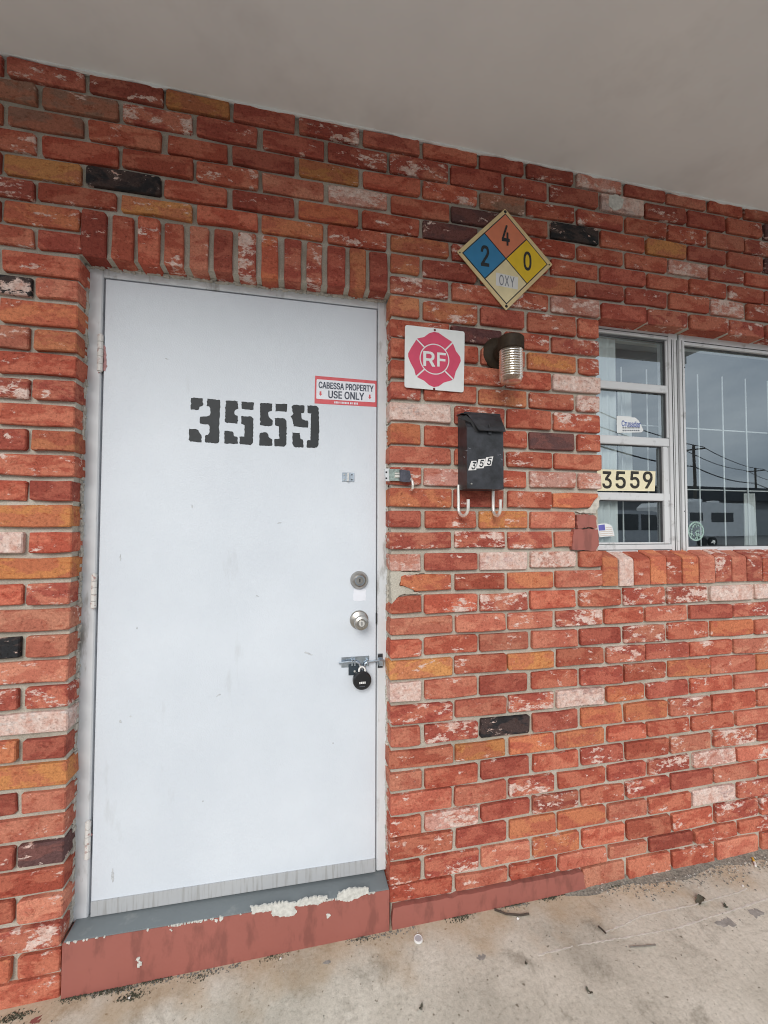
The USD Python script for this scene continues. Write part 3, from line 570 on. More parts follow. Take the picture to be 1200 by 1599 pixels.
for i, (u, v, a, b_, g_) in enumerate(((482, 1020, 7, 1.6, .35), (341, 1085, 4, 1.2, -.4), (188, 1126, 2.2, 2.4, .2), (204, 1118, 1.6, 1.6, 0), (176, 1366, 2.0, 12, 0), (214, 980, 1.2, 2.2, 0), (317, 1250, 1.3, 1.3, 0), (402, 930, 2.5, 1.0, .3), (188, 870, .8, 6, 0), (260, 560, 3, .8, .2), (436, 816, 4, 1.0, -.2), (520, 1160, 1.6, 1.2, 0), (300, 790, 1.2, 3, 0.1))):
    obj('scuff', blob(pts([(u + a * math.cos(t) * (1 + .3 * math.sin(3 * t)) + g_ * b_ * math.sin(t), v + b_ * math.sin(t) + g_ * a * math.cos(t)) for t in np.linspace(0, 6.28, 11)[:-1]], 0, 0, 1, YD), YD - 0.0001, YD - 0.0005, 140 + i, 0.0006, 0.003), SCUFF, door)
# deadbolt, knob
def locks(cx_, cz_, prof, name, n=32):
    return obj(name, lathe([(r, h) for r, h in prof], [cx_, YD, cz_], 'y', n), STEEL, door, smooth=40)
p = at(560.5, 905, YD)
dk = locks(p[0], p[2], [(0, -0.001), (0.0325, -0.001), (0.0325, 0.006), (0.029, 0.011), (0.024, 0.020), (0.0205, 0.022), (0.0195, 0.019), (0, 0.019)], 'deadbolt')
obj('keyhole', bx(p[0] - 0.002, p[0] + 0.002, YD - 0.0205, YD - 0.0188, p[2] - 0.006, p[2] + 0.006), DARKHOLE, dk)
obj('cylinder_ring', lathe([(0.014, 0.019), (0.0175, 0.019), (0.0175, 0.0215), (0.014, 0.0215)], [p[0], YD, p[2]], 'y'), ZINC, dk)
p = at(560.5, 967, YD)
kn = locks(p[0], p[2], [(0, -0.001), (0.034, -0.001), (0.034, 0.004), (0.030, 0.009), (0.018, 0.012), (0.013, 0.016), (0.0125, 0.030), (0.018, 0.036), (0.0245, 0.044), (0.026, 0.052), (0.0235, 0.060), (0.016, 0.063), (0.0145, 0.0615), (0, 0.0615)], 'knob')
obj('knob_cylinder', lathe([(0, 0.06), (0.010, 0.06), (0.010, 0.0655), (0, 0.0655)], [p[0], YD, p[2]], 'y'), HOOKM, kn)
obj('keyhole', bx(p[0] - 0.0014, p[0] + 0.0014, YD - 0.0665, YD - 0.0654, p[2] - 0.006, p[2] + 0.006), DARKHOLE, kn)
q0, q1 = at(552, 920, YD), at(571, 937, YD)
obj('sticker_residue', prism(rough(sbox(q0[0], q1[2], q1[0], q0[2]), 0.0012, 0.008, 5), YD - 0.0001, YD - 0.0006), STICKWHITE, door)
# latch slot in the frame
q0, q1 = at(586.6, 957, E), at(588.6, 973, E)
obj('latch_slot', bx(q0[0], q1[0], E - 0.0022, E + 0.02, q1[2], q0[2]), DARKHOLE, fr)
# slide bolt
YB = YD - 0.0005
a0, a1 = at(533, 1026, YB), at(576, 1039, YB)
sb = obj('slide_bolt', bx(a0[0], a1[0], YB - 0.002, YB, a1[2], a0[2], 0.0006), ZINC, door, label='zinc slide bolt')
q = [at(*u, YB - 0.011) for u in ((529, 1035), (545, 1033), (557, 1033.5), (561, 1036), (562.5, 1041), (562.5, 1051))]
obj('bolt_handle', tube(q, 0.0042), ZINC, sb)
q = [at(*u, YB - 0.011) for u in ((568.5, 1051), (568.5, 1041), (570, 1036), (575, 1033), (585, 1031.5), (600, 1030.5))]
obj('bolt_rod', tube(q, 0.0042), ZINC, sb)
for u in (549, 553, 573): 
    c0 = at(u, 1032, YB); obj('guide_loop', bx(c0[0] - 0.003, c0[0] + 0.003, YB - 0.017, YB - 0.001, c0[2] - 0.012, c0[2] + 0.010, 0.001), ZINC, sb)
a0, a1 = at(544, 1036.5, YB), at(561, 1052, YB)
obj('hasp_plate', bx(a0[0], a1[0], YB - 0.005, YB - 0.0025, a1[2], a0[2], 0.0006), simple('dark_zinc', (0.06, 0.08, 0.10), 0.4, metal=0.6), sb)
c0 = at(553.5, 1047, YB); obj('rivet', lathe([(0, 0.0), (0.0045, 0.0), (0.003, 0.003), (0, 0.0035)], [c0[0], YB - 0.005, c0[2]], 'y', 12), HOOKM, sb)
# strike on the frame
a0, a1 = at(589.5, 1020, E), at(597.5, 1042, E)
st = obj('bolt_strike', bx(a0[0], a1[0], E - 0.002, E, a1[2], a0[2], 0.0005), ZINC, fr)
for y0, y1 in ((1021, 1025), (1038, 1041.5)):
    b0, b1 = at(590, y0, E), at(597, y1, E); obj('screw_recess', bx(b0[0], b1[0], E - 0.003, E - 0.0021, b1[2], b0[2]), DARKHOLE, st)
b0, b1 = at(590, 1028, E), at(598, 1037, E)
obj('strike_loop', bx(b0[0], b1[0], E - 0.018, E - 0.0022, b1[2], b0[2], 0.002), ZINC, st)
# small bracket left on the door
a0, a1 = at(534, 737.5, YD), at(553, 752, YD)
br = obj('bracket', bx(a0[0], a1[0], YD - 0.003, YD, a1[2], a0[2], 0.001), ZINC, door, label='small zinc hasp bracket')
xm = (a0[0] + a1[0]) / 2; zm = (a0[2] + a1[2]) / 2; w = a1[0] - a0[0]; h = a0[2] - a1[2]
obj('staple', bx(xm - 0.004, xm + 0.001, YD - 0.014, YD - 0.0032, zm - h * 0.45, zm + h * 0.45, 0.001), HOOKM, br)
for sx in (-0.32, 0.3):
    for sz in (-0.28, 0.28): obj('screw', lathe([(0, 0), (0.0028, 0), (0.0022, 0.0016), (0, 0.002)], [xm + sx * w, YD - 0.003, zm + sz * h], 'y', 10), DARKHOLE if sx > 0 else STEEL, br)

# ------------------------------------------------------------------ padlock
c = at(565, 1061, YB - 0.022)
pk = thing('padlock', 'round black combination padlock hanging from the slide bolt', 'padlock')
obj('body', lathe([(0, -0.013), (0.029, -0.013), (0.0325, -0.009), (0.0335, 0.0), (0.0325, 0.009), (0.028, 0.013), (0, 0.0135)], [c[0], c[1], c[2]], 'y', 36), BLACKPLASTIC, pk, smooth=40)
obj('shackle', tube([(c[0] + 0.011 * math.cos(t), c[1] - 0.001 + 0.004 * math.sin(t), c[2] + 0.033 + 0.012 * math.sin(t)) for t in np.linspace(-0.5, math.pi + 0.5, 14)], 0.0036), HOOKM, pk)
for i in range(4): obj('dial', bx(c[0] - 0.0115 + i * 0.006, c[0] - 0.0070 + i * 0.006, c[1] - 0.0146, c[1] - 0.0125, c[2] - 0.009, c[2] - 0.002), PAPER, pk)
obj('small_print', [bx(c[0] - 0.010 + i * 0.004, c[0] - 0.0075 + i * 0.004, c[1] - 0.0142, c[1] - 0.013, c[2] - 0.0195, c[2] - 0.0180) for i in range(5)], GREYINK, pk)
# hasp by the frame on the right
hs = thing('flip_hasp', 'worn zinc flip hasp folded open beside the right door frame', 'hasp')
yb = -0.001
def pl(l, y0, y1, ox=590, oy=715, s=17.14): return prism(pts(l, ox, oy, s, y1), y0, y1)
obj('base_plate', pl([(190,280),(310,275),(320,610),(215,605)], 0.008, -0.006), FRAMEP, hs)
obj('leaf', pl([(300,290),(585,290),(585,610),(310,605)], -0.008, -0.012), simple('hasp_green_zinc', (0.30, 0.36, 0.33), 0.4, metal=0.6, var=0.4, scale=90), hs)
obj('knuckle', [tube([(X(590 + 450 / 17.14, 715 + y / 17.14, -0.014), -0.014, Z(590 + 450 / 17.14, 715 + y / 17.14, -0.014)), (X(590 + 590 / 17.14, 715 + y / 17.14, -0.014), -0.014, Z(590 + 590 / 17.14, 715 + y / 17.14, -0.014))], 0.0028) for y in (405, 460, 500)], HOOKM, hs)
obj('cover', pl([(585,300),(850,330),(885,480),(880,640),(720,640),(585,615)], -0.010, -0.020), simple('hasp_dark', (0.09, 0.09, 0.11), 0.4, metal=0.7, var=0.4, scale=70), hs)
h0 = at(590 + 890 / 17.14, 715 + 560 / 17.14, -0.02)
obj('hook', tube([h0, at(590 + 925 / 17.14, 715 + 620 / 17.14, -0.03), at(590 + 935 / 17.14, 715 + 720 / 17.14, -0.035), at(590 + 930 / 17.14, 715 + 800 / 17.14, -0.03), at(590 + 900 / 17.14, 715 + 850 / 17.14, -0.018)], 0.0045), HOOKM, hs)
for y in (375, 535):
    c0 = at(590 + 225 / 17.14, 715 + y / 17.14, -0.006); obj('screw', lathe([(0, 0), (0.0034, 0), (0.0028, 0.0016), (0, 0.002)], [c0[0], -0.006, c0[2]], 'y', 10), DARKHOLE, hs)

# ------------------------------------------------------------------ notice on the door
ns = thing('door_notice', 'red and white property notice sticker on the door above the number', 'sticker')
y = YD - 0.0002
def S(u, v): 
    """u, v in 0..1 over the sticker"""
    A, Bq, Cq, Dq = [at(*q_, y) for q_ in ((492, 586.3), (588, 594.3), (588, 635), (491, 629.5))]
    return (A * (1 - u) * (1 - v) + Bq * u * (1 - v) + Cq * u * v + Dq * (1 - u) * v)[[0, 2]]
obj('backing', prism([S(0, 0), S(1, 0), S(1, 1), S(0, 1)], y, y - 0.0006), STICKRED, ns)
rr = Polygon([S(.025, .12), S(.975, .12), S(.975, .83), S(.025, .83)]).buffer(-0.004).buffer(0.004)
obj('white_panel', prism(rr, y - 0.0004, y - 0.0010), STICKWHITE, ns)
def stext(s, u0, u1, v0, v1, m, name):
    a, b_ = S(u0, v1), S(u1, v0); sl = (S(u1, v1)[1] - S(u0, v1)[1]) / (S(u1, v1)[0] - S(u0, v1)[0])
    obj(name, [text(s, a[0] + dx, b_[0] + dx, a[1], S(u0, v0)[1], y - 0.0009 - 0.00005 * k_, 0.0006, True, slope=sl) for k_, dx in enumerate((-0.0004, 0.0004))], m, ns)
stext('CABESSA PROPERTY', .06, .945, .20, .44, STICKINK, 'lettering'); stext('USE ONLY', .215, .79, .50, .78, STICKINK, 'lettering')
for u in (.09, .885):
    a = S(u, .55); obj('arrow', prism([(a[0] - .003, a[1]), (a[0] + .003, a[1]), (a[0] + .003, a[1] - .009), (a[0] + .006, a[1] - .009), (a[0], a[1] - .017), (a[0] - .006, a[1] - .009), (a[0] - .003, a[1] - .009)], y - 0.0009, y - 0.0014), STICKRED, ns)
rs = np.random.default_rng(5); bits = []; u = .31
while u < .70:
    w = .010 + .010 * rs.random(); a, b_ = S(u, .955), S(u + w, .885); bits.append(prism(sbox(a[0], a[1], b_[0], b_[1]), y - 0.0005, y - 0.0011)); u += w + .008 + (.012 if rs.random() < .2 else 0)
obj('small_print', bits, STICKWHITE, ns)

# ------------------------------------------------------------------ hazard diamond
hz = thing('hazard_diamond', 'four-colour hazard diamond sign with 2 4 0 and OXY on the brick wall', 'sign')
T, R_, Bt, L_ = [at(*q_)[[0, 2]] for q_ in ((786.7, 328), (860.5, 415), (788.5, 486), (712.2, 395))]
C0 = (T + R_ + Bt + L_) / 4
def D_(u, v): return C0 + ((R_ - L_) / 2) * u + ((T - Bt) / 2) * v
YS = -0.006
obj('plate', prism(Polygon([T, R_, Bt, L_]).buffer(-0.004).buffer(0.004), YS, YS - 0.003), CREAM, hz)
k, g = 0.885, 0.012
quads = {'red_quarter': ([(0, k), (k / 2, k / 2), (0, 0), (-k / 2, k / 2)], FADERED), 'blue_quarter': ([(-k, 0), (-k / 2, k / 2), (0, 0), (-k / 2, -k / 2)], BLUEP), 'yellow_quarter': ([(k, 0), (k / 2, k / 2), (0, 0), (k / 2, -k / 2)], YELLOWP), 'white_quarter': ([(0, -k), (k / 2, -k / 2), (0, 0), (-k / 2, -k / 2)], simple('sign_pale_cream', (0.70, 0.60, 0.36), 0.5, var=0.06))}
obj('black_lines', prism(Polygon([D_(0, k + g), D_(k + g, 0), D_(0, -k - g), D_(-k - g, 0)]), YS - 0.0028, YS - 0.0034), BLACKINK, hz)
for nm, (l, m) in quads.items(): obj(nm, prism(Polygon([D_(*q_) for q_ in l]).buffer(-0.0022), YS - 0.003, YS - 0.0040), m, hz)
for s, u, v, w, h in (('4', 0, .46, .070, .20), ('2', -.435, .0, .072, .205), ('0', .455, .01, .072, .19)):
    a = D_(u, v); obj('digit', text(s, a[0] - w * .19 * 1.25, a[0] + w * .19 * 1.25, a[1] - h * .2, a[1] + h * .2, YS - 0.0039, 0.0008), BLACKINK, hz, label='black digit ' + s)
a = D_(.01, -.43); obj('paper_label', prism([(a[0] - .045, a[1] + .026), (a[0] + .048, a[1] + .019), (a[0] + .046, a[1] - .029), (a[0] - .045, a[1] - .024)], YS - 0.0039, YS - 0.0045), PAPER, hz)
for i, s in enumerate('OXY'):
    m = text(s, a[0] - .031 + i * .0225, a[0] - .013 + i * .0225, a[1] - .021 - i * .001, a[1] + .019 - i * .001, YS - 0.0044, 0.0006, False)
    obj('lettering', m, GREYINK, hz)
for q_ in ((0, .93), (0, -.93), (-.94, 0), (.93, 0)):
    a = D_(*q_); obj('screw', lathe([(0, 0), (0.006 if q_[0] == 0 else .003, 0), (0.004 if q_[0] == 0 else .002, 0.002), (0, 0.0025)], [a[0], YS - 0.003, a[1]], 'y', 12), DARKHOLE, hz)

# ------------------------------------------------------------------ RF sign
rf = thing('fire_department_sign', 'white square sign with a red RF maltese cross beside the door', 'sign')
obj('plate', prism(Polygon([at(*q_)[[0, 2]] for q_ in ((631.5, 508.5), (724, 519), (722.5, 613.5), (630.5, 605.5))]).buffer(-0.009).buffer(0.009), YS, YS - 0.003), WHITEP, rf)
OX, OY, SC = 610, 490, 5.217
cross = [(350,148),(385,155),(440,193),(497,230),(512,262),(528,305),(562,350),(568,385),(548,430),(527,470),(512,530),(490,543),(430,560),(388,590),(350,597),(310,580),(270,545),(215,517),(200,498),(190,455),(160,400),(140,350),(140,322),(165,275),(195,230),(210,203),(270,190),(310,160)]
CP = Polygon(pts(cross, OX, OY, SC, YS)).buffer(0.002).buffer(-0.002)
cc = at(OX + 355 / SC, OY + 370 / SC, YS)[[0, 2]]
rad = (X(OX + 477 / SC, OY + 380 / SC, YS) - X(OX + 235 / SC, OY + 358 / SC, YS)) / 2
ring = Point(*cc).buffer(rad).difference(Point(*cc).buffer(rad * 0.925))
bars = unary_union([LineString(pts(l, OX, OY, SC, YS)).buffer(0.0028, cap_style=2) for l in ([(205,203),(275,275)], [(502,235),(437,300)], [(205,512),(275,450)], [(505,532),(440,468)])])
obj('cross', prism(CP.difference(bars).difference(ring), YS - 0.0028, YS - 0.0037), REDP, rf, label='red maltese cross with a white ring')
for s, l in (('R', (262, 358, 312, 425)), ('F', (375, 447, 322, 430))):
    p0, p1 = at(OX + l[0] / SC, OY + l[3] / SC, YS), at(OX + l[1] / SC, OY + l[2] / SC, YS)
    obj('letter', text(s, p0[0], p1[0], p0[2], p1[2], YS - 0.0035, 0.0009), WHITEP, rf, label='white letter ' + s)
for q_ in ((357, 133), (351, 612)):
    c0 = at(OX + q_[0] / SC, OY + q_[1] / SC, YS); obj('screw', lathe([(0, 0), (0.0045, 0), (0.0035, 0.002), (0, 0.0025)], [c0[0], YS - 0.003, c0[2]], 'y', 12), simple('rusty_screw', (0.12, 0.02, 0.02), 0.6), rf)

# ------------------------------------------------------------------ wall lamp
lp = thing('wall_lamp', 'small bronze jelly jar wall lamp with ribbed clear glass under the hazard diamond', 'lamp')
c = at(776, 552, 0.0); cx_, cz_ = c[0], c[2]
obj('wall_plate', lathe([(0, -0.004), (0.060, -0.004), (0.060, 0.004), (0.050, 0.014), (0.030, 0.020), (0, 0.021)], [cx_, -0.001, cz_], 'y', 32), BRONZE, lp, smooth=40)
jy = -0.098
j = at(797.5, 540, jy); jx, jz = j[0], j[2]
obj('arm', [tube([(cx_ + 0.0, -0.005, jz + 0.000), (cx_ + (jx - cx_) * .4, -0.05, jz + 0.004), (jx, jy + 0.015, jz + 0.004)], [0.030, 0.029, 0.030], 14)], BRONZE, lp, smooth=40)
obj('holder', lathe([(0, 0.032), (0.040, 0.032), (0.046, 0.026), (0.046, -0.014), (0.043, -0.018), (0, -0.018)], [jx, jy, jz], 'z', 32), BRONZE, lp, smooth=30)
prof = [(0.0385, -0.012)]
for i in range(12): prof += [(0.0418, -0.016 - i * 0.0087), (0.0392, -0.0205 - i * 0.0087)]
prof += [(0.037, -0.124), (0.032, -0.129), (0.0, -0.130)]
inn = [(0.0, -0.1265), (0.031, -0.1255), (0.034, -0.120), (0.0355, -0.018), (0.0355, -0.012), (0.0385, -0.012)]
obj('glass_jar', lathe(prof + inn, [jx, jy, jz - 0.003], 'z', 36), JAR, lp, smooth=50)
obj('bulb', [lathe([(0, -0.016), (0.013, -0.017), (0.014, -0.035), (0.025, -0.060), (0.028, -0.080), (0.020, -0.100), (0, -0.107)], [jx, jy, jz], 'z', 24)], BULB, lp, smooth=60)

# ------------------------------------------------------------------ mailbox
mb = thing('mailbox', 'black metal wall mailbox with 355 stickers and two newspaper hooks', 'mailbox')
YF = -0.085
xl, xr = X(716, 720, -0.008), X(786, 720, YF)
xl = min(xl, X(729, 720, YF)); 
zb, zt = Z(750, 763, YF), Z(725, 652, -0.01)
zfront = Z(750, 668, YF)
sidep = [(-0.004, zb), (YF + 0.004, zb), (YF, zb + 0.004), (YF, zfront), (YF + 0.018, zfront + 0.028), (-0.03, zt + 0.004), (-0.004, zt + 0.004)]
def yz_prism(prof, x0, x1):
    m = trimesh.creation.extrude_polygon(Polygon(prof).buffer(0), x1 - x0, engine='earcut')
    v = np.array(m.vertices); m = trimesh.Trimesh(np.c_[x0 + v[:, 2], v[:, 0], v[:, 1]], m.faces, process=False); return m
bodyp = obj('body', yz_prism(sidep, xl, xr), BLACKP, mb)
obj('side_lip', [yz_prism([(YF + 0.001, zb), (YF - 0.002, zb), (YF - 0.002, zb + 0.006), (YF + 0.001, zb + 0.006)], xl, xr)], BLACKP, mb)
lid_p = [(-0.002, zt + 0.012, 0.0, 0.012), (-0.030, zt + 0.013, 0.010, 0.012), (-0.055, zt + 0.004, 0.020, 0.004), (-0.078, zfront + 0.030, 0.026, 0.0), (YF - 0.010, zfront + 0.006, 0.034, 0.0), (YF - 0.018, zfront - 0.010, 0.042, 0.0)]   # y, z, left cut, right overhang
V, F = [], []
for dy, dz in ((0, 0), (0.0022, -0.0026)):
    for y_, z_, lc, ro in lid_p: V += [(xl - 0.004 + lc, y_ + dy, z_ + dz), (xr + ro, y_ + dy, z_ + dz)]
n = len(lid_p)
for k_ in range(n - 1):
    A = 2 * k_; F += [[A, A + 2, A + 3], [A, A + 3, A + 1]]; Bq = 2 * n + A; F += [[Bq, Bq + 3, Bq + 2], [Bq, Bq + 1, Bq + 3], [A, Bq, Bq + 2], [A, Bq + 2, A + 2], [A + 1, A + 3, Bq + 3], [A + 1, Bq + 3, Bq + 1]]
F += [[2 * n - 2, 4 * n - 2, 4 * n - 1], [2 * n - 2, 4 * n - 1, 2 * n - 1], [0, 1, 2 * n + 1], [0, 2 * n + 1, 2 * n]]
lid = obj('lid', trimesh.Trimesh(np.array(V), np.array(F), process=False), BLACKP, mb, label='bent overhanging mailbox lid, ajar at its left side')
obj('lid_gap_shade', prism(pts([(200,250),(330,190),(420,270),(540,440),(560,520),(500,500),(420,330),(300,280)], 700, 632, 12.0, YF), YF + 0.002, YF - 0.0008), DARKHOLE, mb, label='dark panel painted in as the shade under the raised lid')  # flat dark sheet on the closed body: the shade under the lid as colour
obj('lid_ridge', tube([(xl + 0.012, -0.034, zt + 0.011), (xr + 0.014, -0.034, zt + 0.011)], 0.0050, 8), BLACKP, lid)
lk = at(764, 664, YF - 0.016); obj('lock_slot', bx(lk[0] - 0.002, lk[0] + 0.002, YF - 0.0165, YF - 0.010, lk[2] - 0.006, lk[2] + 0.004), DARKHOLE, lid)
lk = at(764, 674, YF); obj('catch', [bx(lk[0] - 0.006, lk[0] + 0.006, YF - 0.006, YF, lk[2] - 0.010, lk[2] + 0.008, 0.001)], BLACKP, mb)
lk = at(736, 755, YF); obj('screw', lathe([(0, 0), (0.004, 0), (0.003, 0.002), (0, 0.0025)], [lk[0], YF, lk[2]], 'y', 12), STEEL, mb)
# digits 3 5 5 on leaning white stickers
for i, (s, q_, d) in enumerate((('3', [(430,352),(528,350),(520,522),(370,528)], (425, 520, 370, 510)), ('5', [(565,318),(690,312),(660,487),(520,492)], (572, 668, 332, 468)), ('5', [(705,285),(838,268),(800,440),(665,452)], (715, 812, 292, 430)))):
    stt = obj('number_sticker', prism(pts(q_, 700, 690, 12.0, YF), YF - 0.0002, YF - 0.0008 - 0.0003 * i), PAPER, mb, label='white sticker with digit ' + s)
    p0, p1 = at(700 + d[0] / 12, 690 + d[3] / 12, YF), at(700 + (d[1] - 24) / 12, 690 + d[2] / 12, YF)
    obj('digit', text(s, p0[0], p1[0], p0[2], p1[2], YF - 0.0007 - 0.0003 * i, 0.0007, True, shear=0.22), BLACKINK, stt)
# scratches
for i, (u, v, l) in enumerate(((724, 712, 3), (727, 703, 5), (777, 710, 3), (780, 709, 4), (782, 716, 6), (731, 699, 7))):
    c0 = at(u, v, YF); obj('scratch', prism(LineString([(c0[0], c0[2]), (c0[0] + l * .0012, c0[2] + rs.normal(0, .004))]).buffer(0.0006), YF - 0.0001, YF - 0.0006), simple('scratch_grey_%d' % i, (0.25, 0.25, 0.28), 0.6), mb)
# hooks
def hook(u0, v0, du):
    a = at(u0, v0, -0.012)
    z1 = zb + 0.02; zlow = Z(u0 + 8, 805, -0.045)
    P = [(a[0], -0.012, z1)] + [(a[0], -0.012, zz) for zz in np.linspace(zb, zlow + 0.03, 4)]
    for t in np.linspace(0, math.pi, 10)[1:]: P.append((a[0] + du * (1 - math.cos(t)) / 2, -0.012 - 0.030 * (1 - math.cos(t)), zlow + 0.03 - 0.03 * math.sin(t)))
    P += [(a[0] + du, -0.072, zlow + 0.045), (a[0] + du, -0.073, zlow + 0.058)]
    m = tube(P, 0.0058, 10); return m
obj('hook', hook(715.7, 780, 0.012), HOOKM, mb, smooth=40); obj('hook', hook(769.8, 780, -0.002), HOOKM, mb, smooth=40)

# ------------------------------------------------------------------ window
YW = YG; YP = YW + 0.014        # face of the frame, glass
ZWT = zj(8, 2.4) + 0.012; ZWB = Z(990, 862, YW)
XM0, XM1, XM2, XM3 = X(1046, 700, YW), X(1060, 700, YW), X(1062.5, 700, YW), X(1070.5, 700, YW)
XWL = XW0 - 0.004
zr = lambda y_: (Z(990, y_, YW))
wf = obj('window', [bx(XWL, XM1, YW, YW + 0.06, Z(990, 523.5, YW), ZWT, 0.002), bx(XWL, XM1, YW, YW + 0.06, ZWB - 0.01, Z(990, 850, YW), 0.002), bx(XWL, XWL + 0.022, YW + 0.001, YW + 0.06, ZWB, ZWT, 0.002),
     bx(XM0, XM1, YW - 0.004, YW + 0.06, ZWB - 0.008, ZWT - 0.001, 0.003), bx(XM1 - 0.001, XM2 + 0.001, YW + 0.012, YW + 0.05, ZWB, ZWT - 0.003), bx(XM2, XM3, YW - 0.006, YW + 0.06, ZWB - 0.008, ZWT - 0.001, 0.003),
     bx(XM3 - 0.002, XW1 + 0.004, YW - 0.003, YW + 0.06, Z(1130, 545, YW), ZWT, 0.002), bx(XM3 - 0.002, XW1 + 0.004, YW - 0.003, YW + 0.06, ZWB - 0.01, Z(1130, 853, YW), 0.002), bx(XW1 - 0.03, XW1 + 0.004, YW, YW + 0.06, ZWB, ZWT)], ALU, B, label='aluminium window with a fixed pane and a four-light side sash')
# grooves that make the stile read as several profiles
obj('frame_groove', [bx(XM2 + 0.010, XM2 + 0.012, YW - 0.0072, YW - 0.0055, ZWB, ZWT - 0.03), bx(XM0 + 0.022, XM0 + 0.0232, YW - 0.0052, YW - 0.0035, ZWB, ZWT - 0.03), bx(XWL + .03, XM0, YW - 0.0012, YW + 0.001, Z(990, 519.5, YW), Z(990, 518.6, YW)), bx(XM3, XW1, YW - 0.0042, YW - 0.002, Z(1130, 541, YW), Z(1130, 540, YW)), bx(XWL + .03, XM0, YW - 0.0012, YW + 0.001, Z(990, 858.5, YW), Z(990, 857.5, YW)), bx(XM0 + 0.012, XM0 + 0.0145, YW - 0.0055, YW - 0.0035, ZWB, ZWT - 0.03), bx(XM1 - 0.008, XM1 - 0.006, YW - 0.0055, YW - 0.0035, ZWB, ZWT - 0.03)], DARKHOLE, wf)
obj('frame_screw', [lathe([(0, 0), (0.003, 0), (0, 0.002)], [X(1067, y_, YW), YW - 0.006, Z(1067, y_, YW)], 'y', 10) for y_ in (574, 798)], DARKHOLE, wf)
rails = [(597, 609), (681, 694), (769, 781)]
for y0, y1 in rails: obj('rail', bx(XWL + 0.002, XM0 - 0.001, YW + 0.001, YW + 0.03, Z(990, y1, YW), Z(990, y0, YW), 0.003), ALU, wf)
obj('rail', bx(XWL + 0.002, XM0 - 0.006, YW + 0.003, YW + 0.03, Z(990, 849, YW), Z(990, 846.5, YW), 0.001), ALU, wf)
XS0, XS1 = X(1036, 740, YW), X(1042, 740, YW)
obj('sash_stile', [bx(XS0, XS1, YW - 0.002, YW + 0.03, Z(990, 849, YW), Z(990, 695, YW), 0.0015), bx(XS1 + 0.004, XM0 - 0.001, YW + 0.006, YW + 0.03, Z(990, 849, YW), Z(990, 695, YW), 0.001)], ALU, wf)
obj('sash_stile', [bx(X(1042, 640, YW), XM0 - 0.001, YW + 0.002, YW + 0.03, Z(990, 680, YW), Z(990, 525, YW), 0.0015)], ALU, wf)
panes = [(525, 598), (608, 682), (693, 770), (780, 848)]
for y0, y1 in panes: obj('pane', bx(XWL + 0.01, XM0 - 0.0005, YP + 0.004, YP + 0.007, Z(990, y1, YW), Z(990, y0, YW)), GLASS, wf)
GASKET = simple('dark_gasket', (0.07, 0.07, 0.075), 0.7)
for y0, y1 in panes:
    xr_ = XS0 if y0 > 690 else X(1042, 640, YW); zA, zB = Z(990, y1, YW), Z(990, y0, YW)
    obj('gasket', [bx(XWL + 0.02, xr_ + 0.001, YP - 0.004, YP + 0.0035, zB - 0.006, zB), bx(xr_ - 0.003, xr_ + 0.0005, YP - 0.006, YP + 0.003, zA, zB), bx(XWL + 0.02, xr_, YP + 0.001, YP + 0.003, zA, zA + 0.004)], GASKET, wf)
obj('gasket', [bx(XM3 - 0.001, XM3 + 0.003, YP - 0.006, YP + 0.003, ZWB, ZWT), bx(XM3, XW1 - .02, YP - 0.004, YP + 0.003, Z(1130, 545, YW) - 0.005, Z(1130, 545, YW) + 0.004), bx(XM3, XW1 - .02, YP - 0.002, YP + 0.003, Z(1130, 853, YW) - 0.004, Z(1130, 853, YW) + 0.003)], GASKET, wf)
obj('pane', bx(XM3 - 0.003, XW1 - 0.02, YP + 0.004, YP + 0.007, ZWB - 0.002, ZWT - 0.02), GLASS, wf, label='large fixed pane')
obj('window_caulk', ragged(XWL + 0.03, ZWB - 0.012, XW1, ZWB - 0.012, 0.006, YW - 0.004, 12, 60), CAULK, wf, kind='stuff')
# room behind
rm = [bx(WX0, WX1, 2.6, 2.7, -0.1, ZSOF), bx(WX0 - 0.1, WX0, 0.21, 2.6, -0.1, ZSOF), bx(WX1, WX1 + 0.1, 0.21, 2.6, -0.1, ZSOF), bx(WX0, WX1, 0.301, 2.6, ZSOF - 0.1, ZSOF - 0.001), bx(WX0, WX1, 0.31, 2.6, -0.1, 0.02)]
obj('room', rm, ROOMP, B, label='dim room behind the window')
# security grille
gr = thing('security_grille', 'white steel bar grille inside the window', 'grille')
YGR = 0.16
for u in (972, 1012, 1052, 1092, 1130.5, 1167, 1202, 1237): 
    x = X(u, 740, YGR); obj('bar', tube([(x, YGR, ZWB - 0.02), (x, YGR, Z(1130, 588, YGR))], 0.0031, 8), WHITEBAR, gr)
for v in (671, 765): obj('crossbar', tube([(XW0 + 0.01, YGR + 0.008, Z(1130, v, YGR)), (XW1 - 0.02, YGR + 0.008, Z(1130, v, YGR))], 0.0031, 8), WHITEBAR, gr)
